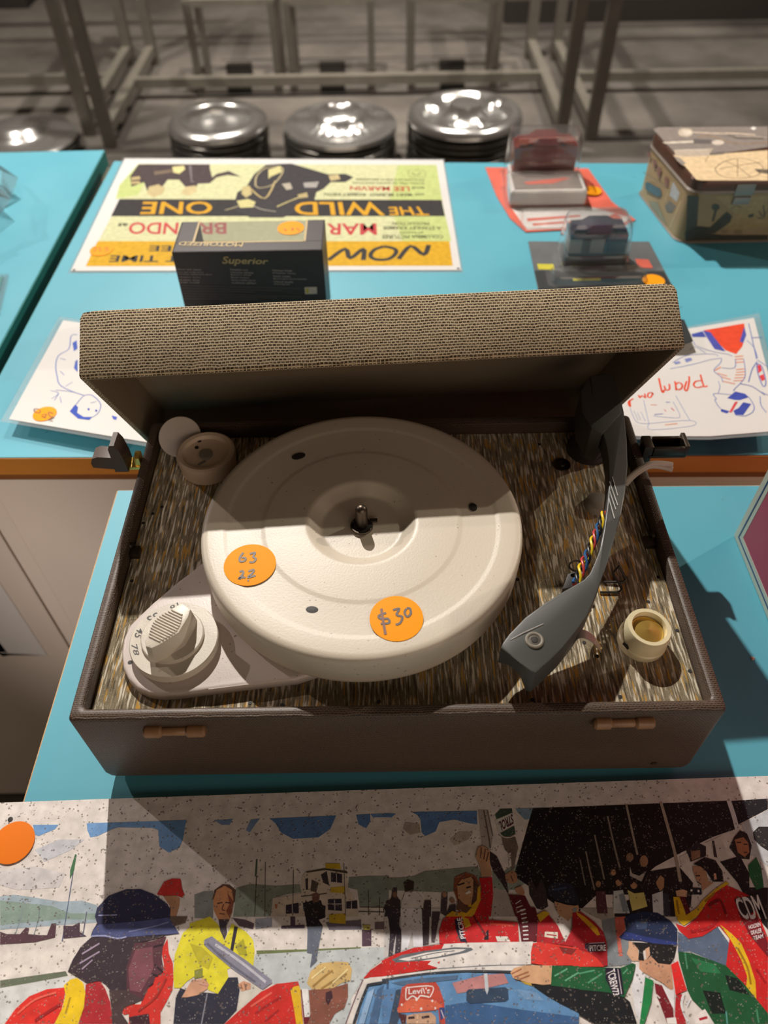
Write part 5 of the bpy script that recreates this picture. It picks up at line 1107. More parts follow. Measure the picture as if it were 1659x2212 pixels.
bm = B(); p = [(279.8,440.4),(283,435.8),(282.2,402.7),(271.9,398)]; prism(bm, [(p[0][0] - 20, p[0][1]), (p[3][0] - 20, p[3][1]), p[3], p[2], p[1]], 14.5, 16, .2, 1); obj('black_card', bm, 'card_dark', label='black card corner poking out behind the lid on the right', cat='card')

# ================================================================== film poster
WP = thing('film_poster', 'laminated yellow film poster, upside down, with black and orange bands', 'poster', (-130, 690, 0))
fp = [(-343.6,561.6),(82.6,550.7),(79.4,824.1),(-344.6,844)]; pp = [(-340.9,564.9),(80.4,554.1),(77.3,819.6),(-341.1,839.3)]
bm = B(); prism(bm, fp, 0.05, .4); obj('laminate_pouch', bm, 'laminating_film', WP, smooth=False)
bm = B(); prism(bm, pp, .4, .9); obj('paper_sheet', bm, 'paper_white', WP, smooth=False)
artwork('printed_picture', (((0,0,0.9),(1.00000,0.00000,0.00000),(0.00000,1.00000,0.00000)),r'''p0 e5e7b8 -319.9 822.7 68.1 805.8 72.1 563 -327 574.1
p1 d4e296 -331.7 763.6 -319.9 822.7 -301 822 -302.2 738.1 -328.2 727
p1 d4e296 18.6 807.6 68.1 805.8 69.5 701.8 74.1 614.3 19.5 616.1 5.2 704
p2 494749 -323.7 726.9 69 711.1 70.4 671.4 -324.3 684.5
p2 e9b83a -326.5 627 72 614.4 72.1 563 -327 574.1
p2 5c5254 -319.1 821.6 -226.1 818.2 -224.6 807.3 -217.8 780.7 -213.2 790.3 -199.2 798.1 -180.7 781 -199.2 786.6 -211.9 780.5 -218.6 764.8 -233.1 763.7 -234.4 752.8 -248.1 756.4 -258.6 775.8 -273.6 776.3 -279.1 742 -292.2 742.5 -302.2 770.9 -315.9 758.8 -323.4 787.8 -320.7 810.8
p3 efe7a8 -273.9 812.5 -259.2 815.3 -256 805.1 -261.4 792.1 -269.5 795.7
p3 4f4d50 -133.9 816.1 -119.9 816.3 -70.4 783.8 -49 784.7 -38.2 774.3 -48.5 761.6 -66.5 762.3 -74.8 745 -83.3 735.9 -85.2 714.4 -95.6 693.9 -119.8 674.4 -158.1 675.7 -181.8 696.8 -181 739.2 -172 751.6 -165.3 787.2 -152.4 814
p3 d8c898 -293.7 758 -283.1 763.9 -272.6 754.1 -272.7 738.7 -282.6 730 -293 739.4
p3 e0d0a0 -248.1 756.4 -235.3 759.1 -231.5 743.4 -238.5 733 -250.9 738
p3 d0bc8c -321.2 784.4 -311.4 787.3 -308.2 779.1 -319.5 776.3
p3 d0bc8c -318.9 773.1 -308.8 774.3 -305.9 767.2 -317.2 765.1
p4 8a7a6a -295.8 799.9 -272.7 805.7 -269.8 797.3 -292.4 789.9
p3 8a8288 -253 815.1 -249.2 815 -241.7 772 -236.8 768.6 -242.7 768.8
p4 d6c894 -176.2 753.9 -167.7 756.7 -162.5 734.9 -168.6 724.6 -175.5 735.4
p4 e6dfa0 -179.2 717.5 -165.4 721.5 -156 713.7 -157.5 700.6 -172.9 699.7
s5 cfc39a 1.6 -190.5 694.6 -181.3 700 -173.6 705.5
t3 f0b63c -204.4 685.9 -291 687.7 -293 719 -209 716.7|ONE
t1 d6565a -238.3 639.5 -295.2 641.8 -299.1 669.5 -241.1 667|NDO
t1 d6565a -181.7 638.7 -231.8 639.3 -237.6 666.4 -185 664.6|BRA
t1 3a3a3a -299.8 660.7 -311.6 660 -311.6 667.1 -300.6 667.3|as
t3 4a4a48 -239 602.1 -264.3 603.3 -265.1 615.4 -240.4 614.7|EE
t3 4a4a48 -249.6 580.3 -304.1 582 -304.7 595.7 -250.8 594|TIME
t3 4a4a48 -185.9 578.4 -241.3 580.1 -242.7 593.7 -186.5 592|FIRST
s5 d8c48a 2.2 -167 750.4 -145.5 722.3 -136.5 768.2
s6 c8bc94 2 -160.4 756.4 -161.5 782 -151.7 804.7 -133.7 807.4 -129.4 790.6 -138.6 758.8 -153.9 750 -160.4 756.4
p7 e8e0a4 -148.1 800.1 -133.4 809.8 -130.5 792.7 -143.2 779.8 -145.7 773.3
p4 d8c898 -70.2 780.5 -58.2 783.3 -54.7 770 -66.7 765.5
p4 c8c0b0 -127.9 759.6 -117.6 762.5 -113.5 746.3 -120.7 743.4
p4 b8b4b0 -101.1 761.9 -81.7 764.4 -83.9 748.5 -98.8 749
p4 c8b888 -106.5 730.4 -95.1 736.3 -92.9 723.8 -103 721.1
s5 d8cc90 2.4 -129.1 700.9 -117 712.5 -103.2 724.2
s6 cfc9b8 1.2 -161.5 708 -147.3 695.6 -129.5 689.2
t6 f0b63c 0.4 675.6 -106.7 680.3 -108.2 712.2 -5.3 708.7|WILD
t3 f0b63c 52.9 673.8 5.5 676 4.6 695.8 46.1 695|THE
t1 d6565a -9.3 631 -67.4 632.9 -67.6 658.6 -10.1 657.3|MAR
t4 c84a44 31.4 734.4 -42.4 740.1 -42.3 750.8 30.9 747|LEE MARVIN
t5 4a4c40 34.2 721.3 -74.1 726.9 -72.9 734.2 32.9 728.7|MARY MURPHY  ROBERT KEITH
t3 4a4c40 49.5 722.6 37.1 723 37.3 728.6 49.1 728.2|with
t2 4a4c40 50.3 739.3 34.8 739.9 35 746.2 49.8 745.7|and
t4 5a5c48 50.1 752 -39.4 757.1 -38.8 762.9 49.8 757.8|Screen Play by JOHN PAXTON
t5 5a5c48 50.5 761 -36.6 766.7 -35.9 772.6 50.2 766.9|Directed by LASLO BENEDEK
t2 5a5c48 51.1 651.4 8.2 652.8 9 660 50.9 658.1|PRODUCTION
t2 5a5c48 64.3 640 -3 642.7 -2.2 650.4 64.2 647.6|A STANLEY KRAMER
t2 5a5c48 43.3 632 16.1 633.4 16.9 638.3 43 636.9|presents
t3 5a5c48 65.9 621.2 -3.9 622.3 -3.1 630.8 65 628.1|COLUMBIA PICTURES
s6 6a6c58 .5 32 791.8 50.3 789.5 51.1 772.8 32.2 773.5 32 791.8
s7 6a6c58 1 35.6 785 40.6 776.5 47 784.6
s3 4b4a4a 5.5 48.3 607.1 42 586.4 28.1 605.1 14.1 578.5
s4 4b4a4a 5 -2 605.5 9.9 600 11.1 589.8 3 578.9 -10.1 578 -16.7 585.7 -12.7 598.2 -2 605.5
s3 4b4a4a 5.5 -62.6 578.4 -44.8 601.7 -39 581.4 -24.7 601.1 -24.5 577.2'''), 'film_ink', WP)
sticker(WP, (-317.5,607,1.3), 12.6, lab='orange dot with $20 in pen', lift=.3); artwork('pen_writing', (((0,0,1.8),(1.00000,0.00000,0.00000),(0.00000,1.00000,0.00000)),r'''s0 c84a18 .8 -327.6 609.5 -324.9 612.1 -323.5 604 -326.6 605.1
s0 c84a18 .8 -322.2 610.4 -319.8 611.9 -318.4 603.8 -315.3 604.8
s0 c84a18 .8 -310.2 612.2 -314.3 610.1 -309.6 606.7 -312.5 602.6'''), 'print_ink', WP, lift=.02)
for q in ((-337.8,566.9,1), (77.6,557.2,1)):
    bm = B(); lathe(bm, q[0], q[1], [(1.6, .9), (1.6, 1.1), (.3, 1.15)], 10); obj('pin_hole', bm, 'dark_plastic', WP)

# ================================================================== black model box
MB = thing('model_box', 'empty black model car box with clear top window standing on the poster', 'box', (-126, 477, 1))
x0, x1, y0, y1, zt, zb = -193.0, -57.5, 450.0, 505.0, 86.0, 1.4
def panel(name, lo, hi, mat='box_black', lab=None, bev=.3): 
    b = B(); box(b, lo, hi, bev, 1); return obj(name, b, mat, MB, label=lab)
panel('front_panel', (x0, y0, zb), (x1, y0 + 1, zt)); artwork('printed_text', (((-194,449.5,0),(1.00000,0.00000,0.00000),(0.00000,0.00000,1.00000)),r'''t0 b8a070 47 81.6 87.6 78.9 84.8 71.3 43.6 72.2|Superior
t0 a89898 3 70.3 24.6 69.5 24.3 67.9 2.7 68.7|Motor and chassis
t0 a89898 2.8 67.4 25.9 66.6 25.6 65 2.4 65.8|Die cast body parts
t1 a89898 2.8 65 33.3 64.2 33.1 62.8 2.5 63.5|Working suspension parts
t0 a89898 2.8 62.1 22.1 61.3 21.9 59.9 2.5 60.6|Opening doors
t0 a89898 2.7 59.4 21.2 58.6 20.9 57.2 2.4 57.9|Rubber tires
t0 a89898 2.6 56.9 20.2 56.1 19.9 54.7 2.3 55.4|Scale model
t0 a89898 50.9 69.2 67.2 68.3 66.9 66.7 50.7 67.6|Detailed trim
t0 a89898 50.7 66.4 71.8 65.4 71.6 63.9 50.4 64.7|Chrome wheels
t1 a89898 50.6 63.7 69.2 63 68.9 61.3 50.3 62.1|Steering wheel
t0 a89898 50.5 61 66.9 60.1 66.7 58.6 50.3 59.4|Real lights
t0 a89898 50.5 58.3 72.5 57.3 72.3 55.8 50.2 56.6|Removable parts
t1 a89898 50.4 55.6 72.5 54.8 72.2 53.1 50.1 53.9|Collector edition
t0 a89898 89.2 67.7 107.5 66.8 107.3 65.2 89 66.1|Painted finish
t0 a89898 89.2 64.9 110.4 63.9 110.2 62.2 89 63.2|Display base
t0 a89898 89.2 61.8 105.5 61.1 105.3 59.4 89 60.1|Seats inside
t0 a89898 89.2 58.9 119.8 57.9 119.6 56.2 89 57.2|Moving parts and accessories
t1 a89898 89.2 56.1 107.2 55.2 107 53.5 89 54.5|Hand built
t2 a89898 89.3 53.4 103.4 52.7 103.2 51 89.1 51.9|Stamped
s3 6c5c5c .5 3.2 52.7 114 47.4
s4 6c5c5c .5 2.6 49.9 95.9 45.6
s5 6c5c5c .5 2.4 46.9 70.3 44.7
s6 6c5c5c .5 1.9 44.4 113.2 38.9
s7 6c5c5c .5 1.6 41.6 90.3 38.2
s8 6c5c5c .5 1 39 71.1 36.6
p0 c8b8b0 117.1 48.7 128.6 49 128.3 41.5 117 41.4
p1 b8a838 118.2 47.4 121 47.5 120.6 42.7 118 42.5'''), 'print_ink', MB, lift=.05)
panel('bottom_panel', (x0, y0 + 1, zb), (x1, y1, zb + .8)); panel('end_panel', (x0, y0 + 1, zb + .8), (x0 + 1, y1, zt)); panel('end_panel', (x1 - 1, y0 + 1, zb + .8), (x1, y1, zt))
panel('top_frame', (x0 + 1, y0 + 1, zt - .8), (x1 - 1, y0 + 16, zt)); panel('top_frame', (x0 + 1, y0 + 16, zt - .8), (x0 + 17, y1, zt)); panel('top_frame', (x1 - 17, y0 + 16, zt - .8), (x1 - 1, y1, zt))
panel('back_frame', (x0 + 1, y1 - 1, zb + .8), (x0 + 17, y1, zt - .8)); panel('back_frame', (x1 - 17, y1 - 1, zb + .8), (x1 - 1, y1, zt - .8)); panel('back_frame', (x0 + 17, y1 - 1, zb + .8), (x1 - 17, y1, zb + 8))
bm = B(); box(bm, (x0 + 17, y0 + 15.2, zt - .2), (x1 - 17, y0 + 16.8, zt + .2)); box(bm, (x0 + 16, y0 + 15.2, zt - .2), (x0 + 17.8, y1, zt + .2)); box(bm, (x1 - 17.8, y0 + 15.2, zt - .2), (x1 - 16, y1, zt + .2)); obj('gold_border', bm, 'box_gold', MB)
bm = B(); box(bm, (x0 + 16, y0 + 15.5, zt - .6), (x1 - 16, y1, zt - .45)); box(bm, (x0 + 16, y1 - .6, zb + 7), (x1 - 16, y1 - .45, zt - .6)); obj('window_film', bm, 'blister_plastic', MB)
artwork('printed_title', (((0,0,86.3),(1.00000,0.00000,0.00000),(0.00000,1.00000,0.00000)),r'''t0 b8a068 -130.7 457.4 -189.4 461.7 -188.7 468.4 -129.9 464.4|MOTORIZED
s0 8a7c78 .5 -128.4 463.3 -119.3 463.3'''), 'print_ink', MB, lift=0)
sticker(MB, (-88.7,489.4,86.2), 12.4, lab='orange dot with $20 in pen', lift=.35); artwork('pen_writing', (((0,0,87.1),(1.00000,0.00000,0.00000),(0.00000,1.00000,0.00000)),r'''s0 9a5a18 .7 -94.6 488.3 -93.4 484.5 -92.2 486.3
s0 9a5a18 .7 -88.5 488.1 -86.2 488 -87.3 484
s0 9a5a18 .7 -83.4 487.9 -81.4 486 -79.8 482.2'''), 'print_ink', MB, lift=.02)

# ================================================================== blister packs
def bubble(parent, x0, y0, x1, y1, z0, h, inset=3, lean=0, r=6, name='clear_bubble'):
    bm = B(); rg = lambda i, z, k: [(p[0], p[1] + lean * k, p[2]) for p in rrect(x0 + i, y0 + i, x1 - i, y1 - i, r, z, 3)]
    loft(bm, [rg(-3, z0, 0), rg(-3, z0 + .6, 0), rg(0, z0 + 1.0, 0), rg(inset * .6, z0 + h * .75, .75), rg(inset, z0 + h - 3, .95), rg(inset + 1, z0 + h - .8, 1), rg(inset + 3, z0 + h, 1)], False, True)
    return obj(name, bm, 'blister_plastic', parent)
def toy_car(parent, cx, cy, z, L, Wd, Hh, mat, name='toy_car'):
    bm = B(); prof = [(-.5, .18), (-.5, .5), (-.28, .56), (-.16, 1), (.2, 1), (.32, .6), (.5, .52), (.5, .18)]
    loft(bm, [[(cx + a * L, cy + s * Wd / 2, z + b * Hh) for a, b in prof] for s in (-1, -.8, .8, 1)]); bevel(bm, [e for e in bm.edges if e.calc_face_angle(0) > .5], .8, 2)
    for sx in (-.3, .3):
        for s in (-1, 1): loft(bm, [[(cx + sx * L + .17 * Hh * 1.6 * math.cos(a), cy + s * Wd / 2 * k, z + .26 * Hh + .17 * Hh * 1.5 * math.sin(a)) for a in [2 * math.pi * i / 16 for i in range(16)]] for k in (.7, 1.04)], mi=1)
    return obj(name, bm, [mat, 'tyre_black'], parent)
BA = thing('blister_pack', 'red and white carded toy car in a clear blister pack near the tin box', 'blister pack', (205, 705, 0), 'toy cars in blister packs')
cardA = [(130, 796), (260, 788), (272, 700), (290, 655), (270, 640), (160, 632), (146, 664), (136, 720)]
bm = B(); prism(bm, cardA[::-1], .2, 1.2); ca = obj('backing_card', bm, 'card_red', BA)
bm = B(); prism(bm, [(150, 690), (240, 690), (285, 660), (268, 640), (162, 636)], 1.2, 1.45); obj('printed_patch', bm, 'card_white', BA)
bm = B(); prism(bm, [(165, 655), (228, 664), (228, 668), (165, 662)], 1.45, 1.6); prism(bm, [(170, 645), (250, 655), (250, 658), (170, 650)], 1.45, 1.6); prism(bm, [(258, 650), (276, 660), (270, 670), (256, 662)], 1.45, 1.6); obj('printed_stripe', bm, 'card_red', BA)
bubble(BA, 150, 742, 240, 786, 1.2, 58, 4)
bm = B(); box(bm, (157, 748, 12), (233, 778, 46), 2); obj('car_body', bm, 'car_maroon', BA); 
bm = B(); box(bm, (155, 745, 1.4), (235, 780, 12), 1); obj('display_base', bm, 'card_white', BA)
toy_car(BA, 195, 763, 42, 66, 26, 13, 'car_maroon')
bm = B(); box(bm, (148, 690, 2), (238, 740, 20), 2, 1, Matrix.Identity(4)); obj('inner_tray', bm, 'card_white', BA)
bm = B(); box(bm, (153, 695, 20), (233, 736, 20.6)); obj('picture_panel', bm, 'car_grey', BA)
bm = B(); prism(bm, [(165, 712), (215, 722), (222, 720), (200, 708), (170, 706)], 20.6, 20.8); obj('red_car_picture', bm, 'card_red', BA)
bubble(BA, 146, 688, 240, 741, 1.2, 22, 2)
bubble(BA, 158, 640, 282, 676, 1.6, 7, 2)
sticker(BA, (252.5,724.2,3), 11.5, lab='orange price dot', lift=.3)
BBp = thing('blister_pack', 'grey carded toy car in a clear blister pack just behind the lid', 'blister pack', (225, 568, 0), 'toy cars in blister packs')
bm = B(); prism(bm, [(157, 515), (297, 515), (294, 606), (160, 611)], .2, 1.2); obj('backing_card', bm, 'card_grey', BBp)
bm = B(); prism(bm, [(158, 515), (296, 515), (295, 545), (158, 550)], 1.2, 1.4); obj('printed_patch', bm, 'card_dark', BBp)
bm = B(); prism(bm, [(163, 552), (180, 551), (180, 562), (163, 563)], 1.45, 1.6); obj('yellow_label', bm, 'label_yellow', BBp)
bm = B(); prism(bm, [(196, 529), (225, 529), (225, 533), (196, 533)], 1.45, 1.6); obj('printed_line', bm, 'label_yellow', BBp)
bm = B(); prism(bm, [(270, 552), (285, 551), (284, 568), (270, 570)], 1.45, 1.6); obj('printed_badge', bm, 'card_red', BBp)
bubble(BBp, 186, 548, 258, 590, 1.2, 50, 4)
bm = B(); box(bm, (192, 556, 16), (252, 580, 38), 2.5); obj('car_body', bm, 'car_grey', BBp)
bm = B(); box(bm, (229, 554.5, 17), (252.5, 581, 39), 2.5); box(bm, (191.5, 554.5, 33), (229, 581, 39), 2); obj('dark_roof', bm, 'car_navy', BBp)
bm = B(); box(bm, (206, 554, 17), (214, 556.5, 33), .6); obj('brown_panel', bm, 'brown_latch', BBp)
toy_car(BBp, 222, 568, 38, 54, 22, 9, 'car_navy')
bm = B(); box(bm, (190, 552, 1.4), (254, 586, 15), 1); obj('display_base', bm, 'card_dark', BBp)
bubble(BBp, 172, 520, 272, 547, 1.4, 9, 2)
sticker(BBp, (278.7,524.5,3), 11.5, lab='orange price dot', lift=.3)

# ================================================================== tin box
TB = thing('tin_box', 'hinged tin box with vintage map artwork at the right edge', 'tin box', (420, 660, 0))
def tb(i, z, r=14):
    o = []
    for p in rrect(325 + i, 604 + i, 540 - i, 728 - i, r, z, 4): o.append((p[0] - (p[1] - 604) * .13 , p[1], p[2]))
    return o
bm = B(); loft(bm, [tb(3, 0), tb(.6, .8), tb(-.4, 2.2), tb(0, 3.6), tb(0, 56)]); obj('tin_body', bm, 'tin_tan', TB)
bm = B(); loft(bm, [tb(-1.2, 56.3), tb(-1.9, 57.2), tb(-1.2, 58.4), tb(-.9, 59)]); obj('tin_rim', bm, 'tin_rim', TB)
bm = B(); loft(bm, [tb(-.8, 58.6), tb(-.8, 68.5), tb(.6, 70.8), tb(3, 71.8), tb(6, 72.2)]); obj('tin_lid', bm, 'tin_brown', TB)
bm = B(); loft(bm, [tb(-1.5, .2), tb(-1.9, 1.1), tb(-1.2, 2.0)]); obj('bottom_seam', bm, 'tin_rim', TB)
bm = B(); x = (379.4,603,57.8)[0]; box(bm, (x - 10, 601.6, 54), (x + 10, 603.6, 67), .6); box(bm, (x - 9, 601, 45), (x + 9, 603.8, 53), .8); obj('tin_clasp', bm, 'tin_rim', TB)
artwork('lid_artwork', (((0,0,72.4),(1.00000,0.00000,0.00000),(0.00000,1.00000,0.00000)),r'''p0 8f8680 310.3 728.5 317.7 733.8 443.3 731 424.8 677 361.3 661.1 325.1 660.5 318.1 670.8
p1 e2c9a2 315.5 660.8 361.3 661.1 422 668.9 397.7 597.8 329.1 600.3 324.6 602.3 321.5 631.3
p1 c8bba8 353.8 718 351.5 712.9 348 708.8 343.9 706.7 340.1 706.9 337.3 709.3 336 713.5 336.5 718.7 338.7 723.8 342.3 727.9 346.4 730.1 350.3 730 353.1 727.5 354.4 723.2
p2 bfb1a0 319.7 673.8 363.7 675.2 353.2 657.4 321.4 656.6 318.1 660.7
p1 d8cdbd 312.3 693.8 347.4 696.7 346.4 691.4 313.9 689.5
p2 6c6664 348.6 700.9 368.6 698 364.7 687.6 346 688.3
p2 6a6258 392.5 624.9 406.1 622.5 402.7 612.3 393.6 615.4
p3 77706a 357.3 665.3 374.2 668.7 370.9 660.7 354.4 658.4
p3 9a9088 315.8 658.8 321.2 652.7 324.1 640.8 319.2 635.2 316.2 646.9
s3 a8845c 1.4 354.9 707.1 371.4 707.5 380.3 697.5 387.9 689.8 404.6 686.1 429 689.3
s4 dcc8b4 3 354.3 718 386 713.4 393.6 714.2 421.1 708.8
s3 8a7860 1 351 626.4 364.1 641.3 384.3 650.3 399 641.9 401.8 624.5 387.8 608.2 365.3 603.5 351.7 611.4 351 626.4
s4 8a7860 .8 356.1 626.2 378.8 633 403.5 639.8
s5 8a7860 .8 367.9 645 377 627.3 382.3 606.6
s6 8a7860 .8 382 648.4 368.9 607.1
s4 9c8868 .8 345.3 642 353.2 657.4
p2 e0d4c4 351.5 718.1 350.1 714.9 347.9 712.4 345.3 711.1 342.9 711.2 341.1 712.7 340.3 715.3 340.6 718.5 342 721.7 344.2 724.2 346.8 725.5 349.2 725.4 351.1 723.9 351.9 721.3
p4 d6cabc 380.3 690.1 378.8 687.3 376.2 685.1 373.2 683.9 370.2 684 367.9 685.4 366.7 687.7 366.9 690.7 368.4 693.5 371 695.8 374.1 697 377.1 696.8 379.4 695.4 380.5 693
s5 5c544e 2 389.8 707.9 394.5 705.5 399.7 698.9
s6 6a625a 3.5 398.6 701.1 426.9 698.9
s7 e8d8c4 1 398.1 705.4 431.6 701.9
s3 ded6ca 1.2 325.6 672.6 356.1 673.5
p1 f0ece6 421.5 726.8 426.6 731 428.7 726.5 423.5 721.4'''), 'tin_ink', TB, lift=0.0); artwork('front_artwork', (((327,603.7,0),(1.00000,0.00000,0.00000),(0.00000,0.00000,1.00000)),r'''p0 3c3a30 7.5 0.2 98.9 0.5 96 8.2 46 9.1 27.5 11.4 34.3 17.8 3.3 21.2 3.4 11.8
p1 4a463a -6.3 54.9 6 53.8 14 21 3.7 13.7
p1 a08a60 23.2 53.5 79.6 53.5 92.9 16.8 44.1 14.9 50.1 34.2
p2 4c483c 32.2 41.4 32.3 39.7 31.5 38.4 30 37.7 28 37.7 26.1 38.5 24.4 39.8 23.5 41.5 23.4 43.1 24.2 44.4 25.7 45.1 27.7 45.1 29.6 44.3 31.2 43
p3 4a473c 27.7 39.2 30.3 39.1 31.1 25.4 28.5 25.4
p4 47443a 23.9 11.4 41.6 36.2 49.1 30.6 49.1 24.1 36.4 11.2
p2 47443a 65.6 32.2 72.2 33.4 71.9 29.3 67.2 28.9
s2 4a473c 1.2 78.4 42.8 84.2 29.1 77.5 28.3
s3 4a473c 1 75.4 36.5 83 30 84.7 37.3
s2 5a5444 .9 45.1 38.9 49.1 42.4 55.8 40.5
p1 8a7a5a 56.6 14.6 65.5 14.5 67.1 9.7 59.1 9.8
p5 8a7a5a 43.8 15.8 49.2 15.7 49.8 11 42.5 11.6'''), 'tin_ink', TB, lift=0.05); artwork('side_artwork', (((308.6,723.9,0),(0.14834,-0.98894,0.00000),(0.00000,0.00000,1.00000)),r'''p0 46606a 14.1 18.9 22.4 23.3 54 29.9 60 24.3 49.3 19.1 18.9 13.3
p0 a8b0b0 75.4 45.5 77.3 49.1 96.1 45.3 95.5 35 76.8 33.3
p0 7c5a50 2.3 50.7 10.9 52.5 12.3 46.6 5.2 46.3
p0 7c5a50 17.9 49 28.6 50.9 29.6 42.1 24.9 41.9
p0 7c5a50 33.2 47.4 44.1 48.6 46.1 38.4 38.8 38.8
p0 7c5a50 55.3 45.4 65.4 47.2 69.2 38 60.4 37.6
p0 6a6458 72.7 19.1 79.7 29.1 96.2 30.7 92.2 20.3 81.2 16.6
s1 c8b88c .9 72.3 46.8 71.6 24.2
s1 c8b88c .9 103.2 39.6 95.8 4.9
s1 6a6454 .7 3 26.4 31.5 31.7 62.2 38.4
p1 8a8268 31.8 4.8 54.5 14.9 89.3 4.4 62.6 2.4'''), 'tin_ink', TB, lift=1.2)

# ================================================================== plastic bag and sleeve at far left
bm = B(); rng = random.Random(3); rings = []
for k, (z, s) in enumerate(((0.3, 1.0), (18, 1.05), (38, .95), (58, .75), (74, .4))):
    rings.append([(-530 + (78 * s + rng.uniform(-16, 16)) * math.cos(a), 690 + (110 * s + rng.uniform(-20, 20)) * math.sin(a), z + (rng.uniform(-7, 7) if k else 0)) for a in [2 * math.pi * i / 26 for i in range(26)]])
loft(bm, rings); obj('plastic_bag', bm, 'bag_plastic', label='crinkled clear plastic bag at the left edge of the photo', cat='bag', smooth=False)
SLV = thing('plastic_sleeve', 'clear plastic sleeve lying on the far left plinth', 'sleeve', (-450, 520, 0))
bm = B(); p = [(-405.2,557.8),(-443.9,554.4),(-414.7,395.2),(-391.4,484.3)]; p = [(p[0][0], p[0][1]), (-560, 560), (-560, 440), (p[3][0], p[3][1])]; prism(bm, p, .2, 3.0); obj('sleeve_film', bm, 'bag_plastic', SLV, smooth=False)
bm = B(); prism(bm, [(a + (-6 if a > -500 else 3), b - 2) for a, b in p], .9, 1.4); obj('sleeve_insert', bm, 'turquoise_edge', SLV, smooth=False)

# ================================================================== hubcaps on the floor
def hub_mesh(name, kind, R0=180):
    bm = B(); n = 96
    if kind == 'ring':
        lathe(bm, 0, 0, [(R0 - 14, 0), (R0 - 2, 3), (R0, 10), (R0 - 6, 22), (R0 - 26, 34), (R0 - 48, 36), (R0 - 62, 28), (R0 - 70, 10), (R0 - 72, -2), (20, -4)], n, cap0=False, cap1=True)
    elif kind == 'low':
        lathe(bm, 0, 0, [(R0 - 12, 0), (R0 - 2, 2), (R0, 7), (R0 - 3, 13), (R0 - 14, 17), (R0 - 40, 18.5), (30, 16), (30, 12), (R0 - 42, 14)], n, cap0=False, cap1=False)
    elif kind == 'fin':
        def wb(k, i, r, z): return (r, z + (3.5 if (i // 2) % 2 and k in (5, 6) else 0))
        lathe(bm, 0, 0, [(R0 - 10, 0), (R0, 6), (R0 - 4, 18), (R0 - 24, 24), (R0 - 34, 20), (R0 - 60, 16), (R0 - 88, 26), (78, 44), (70, 56), (54, 60), (46, 50), (10, 48)], n, cap0=False, wob=wb)
    elif kind == 'spoke':
        def wb(k, i, r, z): return (r, z - (13 if k in (5, 6) and (i % 24) > 7 else 0))
        lathe(bm, 0, 0, [(R0 - 12, 0), (R0, 8), (R0 - 5, 24), (R0 - 26, 34), (R0 - 42, 32), (R0 - 60, 22), (80, 24), (56, 34), (48, 52), (20, 55)], n, cap0=False, wob=wb)
    else:
        def wb(k, i, r, z): return (r * (1.0 + (.02 if i % 2 and 3 < k < 7 else 0)), z)
        lathe(bm, 0, 0, [(R0 - 10, 0), (R0, 5), (R0 - 8, 12), (R0 - 40, 15), (R0 - 84, 22), (84, 30), (74, 46), (56, 54), (20, 60)], n, cap0=False, wob=wb)
    for f in bm.faces: f.smooth = True
    for v in bm.verts: v.co *= MM
    bmesh.ops.recalc_face_normals(bm, faces=bm.faces[:])
    me = bpy.data.meshes.new(name); bm.to_mesh(me); bm.free(); me.materials.append(MATS['chrome_reflecting_dark' if kind == 'low' else 'chrome']); me.set_sharp_from_angle(angle=math.radians(50)); return me
HM = {k: hub_mesh('hubcap', k) for k in ('ring', 'fin', 'spoke', 'cone', 'low')}
STK = [(-1292, 2660, 'cone', 3, 'at the far left', 'domed', 1.09), (-556, 2536, 'ring', 7, 'left of centre', 'open ringed', .94), (-142, 2555, 'fin', 6, 'in the middle', 'finned', 1.08), (280, 2508, 'spoke', 8, 'on the right', 'spoked', 1.07)]
ORD = ['topmost', 'second from the top', 'third from the top', 'fourth from the top', 'fifth from the top', 'sixth from the top', 'seventh from the top', 'eighth from the top', 'ninth from the top']
for x, y, kind, n, where, word, s in STK:
    for k in range(n):
        top = k == n - 1
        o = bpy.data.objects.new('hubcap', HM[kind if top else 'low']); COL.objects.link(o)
        o.location = ((x + rng.uniform(-4, 4)) * MM, (y + rng.uniform(-4, 4)) * MM, (F + 1 + k * 21) * MM); o.rotation_euler = (0, 0, rng.uniform(0, 6)); o.scale = (s, s, s if top else 1)
        o['label'] = ('chrome %s hubcap on top of the floor stack %s' % (word, where)) if top else 'plain chrome hubcap rim, %s in the floor stack %s' % (ORD[n - 1 - k], where)
        o['category'] = 'hubcap'; o['group'] = 'hubcaps stacked on the floor'

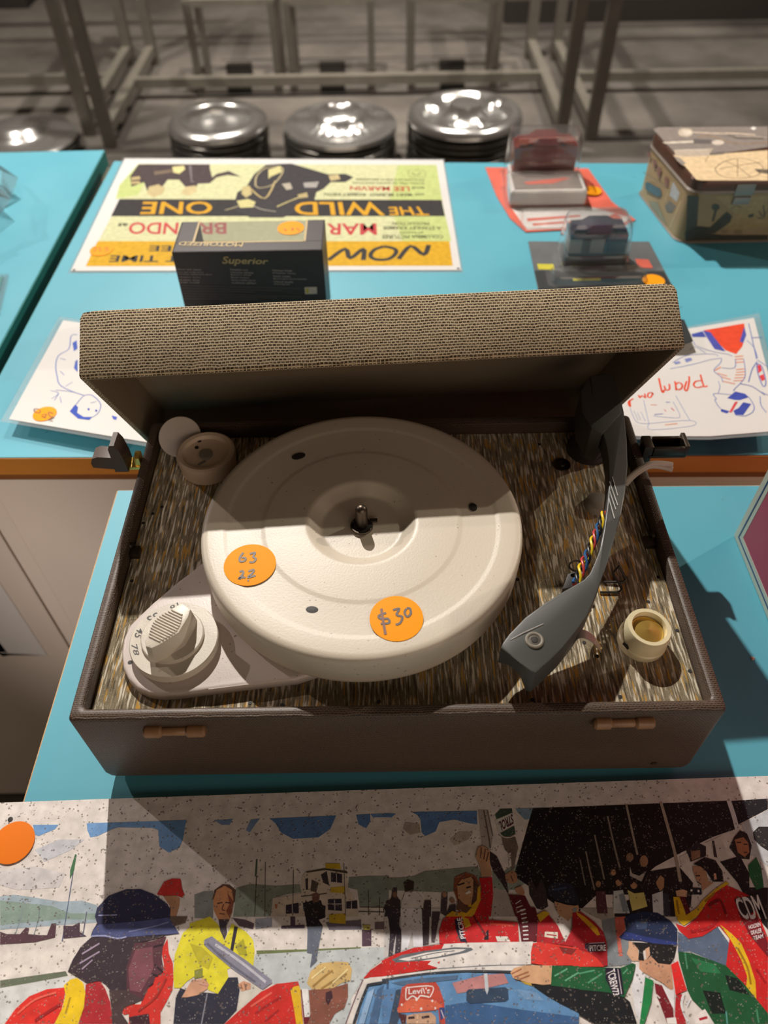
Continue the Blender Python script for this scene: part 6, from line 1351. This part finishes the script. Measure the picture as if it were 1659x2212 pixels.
# ================================================================== steel table frames
def bar(bm, a, b, w, h=None):
    a = Vector(a); b = Vector(b); d = (b - a).normalized(); up = Vector((0, 0, 1)) if abs(d.z) < .9 else Vector((0, 1, 0)); s = d.cross(up).normalized(); u = s.cross(d); h = h or w
    r = lambda p: [p + s * w / 2 + u * h / 2, p - s * w / 2 + u * h / 2, p - s * w / 2 - u * h / 2, p + s * w / 2 - u * h / 2]
    loft(bm, [r(a), r(b)])
def frame(lab, xl, xr, yf, yb):
    t = thing('steel_table_frame', lab, 'table frame', ((xl + xr) / 2, (yf + yb) / 2, F), 'steel table frames on the dark floor')
    for x in (xl, xr):
        for y in (yf, yb):
            bm = B(); bar(bm, (x, y, F), (x, y, 60), 40, 40); obj('leg', bm, 'steel_frame', t)
        for z, nm in ((-700, 'low_rail'), (40, 'top_rail')):
            bm = B(); bar(bm, (x, yf + 20, z), (x, yb - 20, z), 34, 34); obj(nm, bm, 'steel_frame_light', t)
    ym = yf + .54 * (yb - yf)
    bm = B(); bar(bm, (xl + 17, ym, -700), (xr - 17, ym, -700), 32, 34); obj('stretcher', bm, 'steel_frame_light', t)
    for y in (yf, yb):
        bm = B(); bar(bm, (xl + 20, y, 40), (xr - 20, y, 40), 34, 34); obj('top_rail', bm, 'steel_frame_light', t)
frame('long steel table frame spanning the middle background', -990, 655, 2690, 3530)
frame('steel table frame cut off at the left edge of the background', -2600, -1092, 2800, 3530)
frame('steel table frame at right in front of the dark wall', 765, 2600, 2690, 3510)
# ================================================================== small display stands
for k, (xa, xb, w) in enumerate(((-745, -398, 'left'), (-366, -20, 'middle'), (112, 474, 'right'))):
    t = thing('display_stand', 'metal framed display stand with pale base, %s of the three at the back' % {'left': 'leftmost', 'middle': 'centre one', 'right': 'rightmost'}[w], 'display stand', ((xa + xb) / 2, 3300, F), 'small framed display stands')
    yf, yb, zt_ = 3186, 3400, -440
    for x in (xa + 13, xb - 13):
        for y in (yf, yb): 
            bm = B(); bar(bm, (x, y, F), (x, y, zt_), 26, 26); obj('post', bm, 'steel_frame', t)
        bm = B(); bar(bm, (x, yf, zt_), (x, yb, zt_), 24, 24); obj('top_bar', bm, 'steel_frame_light', t)
    for y in (yf, yb): 
        bm = B(); bar(bm, (xa, y, zt_), (xb, y, zt_), 24, 24); obj('top_bar', bm, 'steel_frame_light', t)
    bm = B(); box(bm, (xa + 30, yf - 10, F + 5), (xb - 30, yf + 70, F + 40), 2); obj('base_block', bm, 'base_white', t)
    xm = (xa + xb) / 2
    bm = B(); box(bm, (xm - 50, yf - 14, F + 3), (xm + 50, yf - 8, F + 36), 1); obj('dark_notch', bm, 'dark_plastic', t)
    bm = B(); box(bm, (xm - 52, yf + 30, F + 40), (xm + 52, yf + 68, F + 92), 3); obj('dark_block', bm, 'dark_plastic', t)
